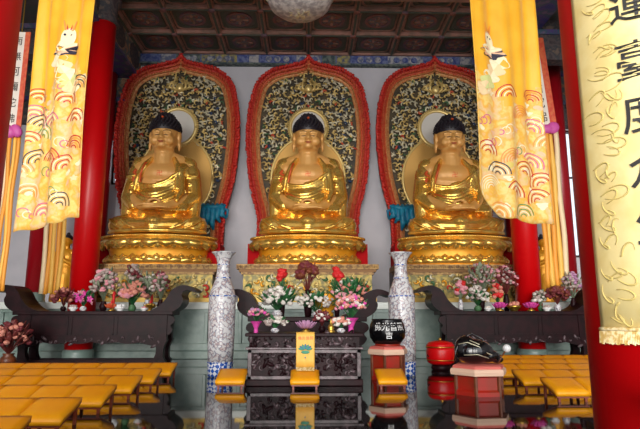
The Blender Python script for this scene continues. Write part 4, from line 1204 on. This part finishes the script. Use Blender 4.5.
# ------------------------------------------------------------------ inscribed streamers
def streamer(label, X, Y, ztop, zk, zbot, w, seed, xt=0., order=1):
    t = thing('hanging_streamer', label, 'streamer', (X, Y, 0), 0, 'inscribed hanging streamers with ribbons')
    x0 = xt
    def sl(z): return xt*(z-zk)/(ztop-zk) if z > zk else 0
    mb = MB(); mb.hexa([(-w*.5, -.01, zk), (w*.22, -.01, zk), (w*.22, .01, zk), (-w*.5, .01, zk)], [(x0-w*.5, -.01, ztop), (x0+w*.22, -.01, ztop), (x0+w*.22, .01, ztop), (x0-w*.5, .01, ztop)])
    mb.build('inscribed_strip', M['paper'], t)
    mb = MB()
    for a, b_ in ((w*.22, w*.5), (-w*.58, -w*.5)):
        mb.hexa([(a, -.015, zk), (b_, -.015, zk), (b_, .012, zk), (a, .012, zk)], [(x0+a, -.015, ztop), (x0+b_, -.015, ztop), (x0+b_, .012, ztop), (x0+a, .012, ztop)])
    mb.build('border', M['flame_orange'], t)
    ch = MB()
    for k, c in enumerate('南無阿彌陀佛'):
        z0 = ztop - (ztop-zk)*(k+.6)/6.3
        ch = MB(); put_text(ch, c, w*.52, lambda x, z: (x - w*.14 + sl(z0+z), -.02, z0+z)); ch.build('character', M['black_ink'], t)
    kn = MB(); kn.ell((0, -.03, zk-.08), (w*.34, .1, .14)); kn.ell((-w*.3, -.03, zk-.04), (w*.3, .08, .17), (0, .6, 0)); kn.ell((w*.3, -.03, zk-.04), (w*.3, .08, .17), (0, -.6, 0)); kn.build('bow_knot', M['knot_pink'], t, True)
    cols = [M['ribbon_orange'], M['ribbon_yellow'], M['ribbon_pale'], M['ribbon_orange'], M['ribbon_yellow']]
    n = 5; r = random.Random(seed)
    for k in range(n):
        xa = -w*.5 + w*k/n; xb = xa + w/n*1.12; vs = []; fs = []
        N = 16; ph = r.uniform(0, 6)
        for i in range(N+1):
            z = zk-.1 + (zbot + r.uniform(-.02, .02) - zk+.1)*i/N; dx = .008*math.sin(i*.5+ph); dy = .03*math.sin(i*.7+ph*2) + .02*(k % 2)
            m_ = (xa+xb)/2
            vs += [(xa+dx, dy, z), (m_+dx, dy-.03, z), (xb+dx, dy, z)]
        for i in range(N): fs += [(3*i, 3*i+3, 3*i+4, 3*i+1), (3*i+1, 3*i+4, 3*i+5, 3*i+2)]
        o = MB().add(vs, fs).build('ribbon', cols[(k+seed) % 5], t, True); sd = o.modifiers.new('thick', 'SOLIDIFY'); sd.thickness = .008
    MB().tube([(x0, 0, ztop), (x0, 0, CZ-.02 if abs(X) < 6 else 10.6)], .015, 6).build('cord', M['brass'], t)
    return t
streamer('inscribed white streamer with magenta bow at the far left edge', -6.75, 12.0, 7.75, 5.35, 1.7, .42, 1, .0)
streamer('orange ribbons hanging below the left dragon banner beside the left pillar', -6.85, 14.74, 9.2, 6.45, 1.75, .56, 2, .1)
streamer('inscribed white streamer with magenta bow right of the right dragon banner', 6.79, 14.74, 9.25, 6.5, 1.9, .66, 3, -.2)

# ------------------------------------------------------------------ inscribed scroll on the near pillar
PX, PY, PR = 2.17, 3.3, .45
t = thing('inscribed_scroll', 'pale gold scroll with black characters wrapped on the near right pillar', 'scroll', (PX, PY, 0))
fa = math.atan2(-PY, -PX)
fa = math.atan2(-3.3, -2.12)
SW, STOP, SBOT = .37, 4.6, 1.09
def onp(x, z, off=.012):
    a = fa + x/PR; return ((PR+off)*math.cos(a), (PR+off)*math.sin(a), z)
vs = []; fs = []; NU, NV = 24, 10
for j in range(NV+1):
    for i in range(NU+1): vs.append(onp(-SW+2*SW*i/NU, STOP+(SBOT-STOP)*j/NV))
for j in range(NV):
    for i in range(NU): a = j*(NU+1)+i; fs.append((a, a+NU+1, a+NU+2, a+1))
o = MB().add(vs, fs).build('cloth', M['scroll'], t, True); sd = o.modifiers.new('thick', 'SOLIDIFY'); sd.thickness = .01
mo = MB(); r = random.Random(5)
z = SBOT+.12; q = 0
while z < STOP:
    for sx in (-1, 1):
        for w in range(3):
            x0 = sx*(.24 + .07*r.uniform(-1, 1)); z0 = z + r.uniform(-.06, .06); rad = r.uniform(.04, .075); hand = r.choice((-1, 1)); st = r.uniform(0, 6)
            pts = [onp(x0 + rad*(1-.8*k/11)*math.cos(st+hand*4.5*k/11) + .05*math.sin(k*.3), z0 + rad*(1-.8*k/11)*math.sin(st+hand*4.5*k/11), .0125) for k in range(12)]
            mo.tube(pts, [.002+.004*math.sin(PI*k/11) for k in range(12)], 5)
    z += .13
mo.build('cloud_motifs', M['scroll_motif'], t, True)
chars = [('蓮', 3.03), ('臺', 2.67), ('度', 2.34), ('众', 2.02), ('生', 1.70)]
for c, z0 in chars:
    mb = MB(); put_text(mb, c, .235, lambda x, z: onp(x-.005+.02*(2.67-z0), z0+z, .019), sx=.95, bold=.005)
    mb.build('character', M['black_ink'], t)
fr = MB()
for k in range(90):
    x = -SW + 2*SW*k/89; l = .045+.01*r.random(); fr.tube([onp(x, SBOT+.02, .016), onp(x, SBOT-l, .022)], .006, 5)
fr.build('fringe', M['fringe'], t)
mb = MB(); mb.tube([onp(-SW+2*SW*k/20, SBOT+.03, .016) for k in range(21)], .012, 6); mb.tube([onp(-SW+2*SW*k/20, STOP, .014) for k in range(21)], .016, 6); mb.build('braid', M['fringe'], t, True)

# brown wooden table whose corner shows at the lower right edge
t = thing('side_table', 'brown wooden table corner beside the near red pillar, lower right edge', 'table', (2.06, 2.55, 0))
MB().box(-.42, .5, -.25, .22, .76, .81).build('tabletop', M['brown_wood'], t, bevel=.01)
MB().box(-.38, .46, -.21, .18, .7, .76).build('apron', M['brown_wood'], t)
for sx in (.0, .46):
    for sy in (-.2, .14): MB().box(sx-.05, sx, sy, sy+.05, 0, .7).build('leg', M['brown_wood'], t)

# ------------------------------------------------------------------ ceiling lamp
t = thing('hanging_lamp', 'large carved frosted glass lamp bowl hanging from the coffered ceiling', 'ceiling lamp', (-.22, 12.0, 8.28))
MB().lathe([(0, 0), (.3, .02), (.55, .1), (.72, .24), (.8, .42), (.82, .5), (.76, .52)], 48).build('bowl', M['glass_lamp'], t, True)
mb = MB(); r = random.Random(2)
for k in range(60):
    a = r.uniform(0, 2*PI); q = r.uniform(.05, .75); z = .02 + .42*(q/.8)**2.3
    mb.ell((q*math.cos(a), q*math.sin(a), z-.01), (.08, .035, .025), (0, 0, r.uniform(0, 3)), 8, 5)
mb.build('carved_petals', M['silver_gold'], t, True)
MB().lathe([(.8, .46), (.85, .5), (.85, .56), (.78, .58)], 48).build('rim', M['brass'], t, True)
for k in range(3):
    a = 2*PI*k/3+.4; MB().tube([(.78*math.cos(a), .78*math.sin(a), .55), (.05*math.cos(a), .05*math.sin(a), 1.7)], .015, 6).build('chain', M['brass'], t)
MB().lathe([(.02, 1.65), (.02, 2.4), (.16, 2.45), (.2, 2.56)], 20).build('stem', M['brass'], t, True)

# ------------------------------------------------------------------ daylight
w = bpy.data.worlds.new('daylight'); sc.world = w; w.use_nodes = True
bg = w.node_tree.nodes['Background']; bg.inputs['Color'].default_value = (.86, .93, 1, 1); bg.inputs['Strength'].default_value = 1.3
def sun(name, strength, elev, az, angle, colr):
    d = bpy.data.lights.new(name, 'SUN'); d.energy = strength; d.angle = math.radians(angle); d.color = colr
    o = bpy.data.objects.new(name, d); col.objects.link(o)
    o.rotation_euler = (PI/2 - math.radians(elev), 0, math.radians(az))
    return o
sun('daylight_through_doors', 2.4, 7, -5, 34, (1, .96, .9))
for i, x in enumerate((-7.6, 0, 7.6)):
    d = bpy.data.lights.new('doorway_daylight', 'AREA'); d.shape = 'RECTANGLE'; d.size = 7.0; d.size_y = 10.3; d.energy = 270; d.color = (1, .97, .94)
    o = bpy.data.objects.new('doorway_daylight', d); col.objects.link(o); o.location = (x, Y0 - .4, 5.2); o.rotation_euler = (PI/2, 0, 0)

vs_ = sc.view_settings
vs_.view_transform = 'Standard'; vs_.look = 'None'; vs_.gamma = 1; vs_.use_curve_mapping = False
vs_.exposure = .17
sc.cycles.max_bounces = 8
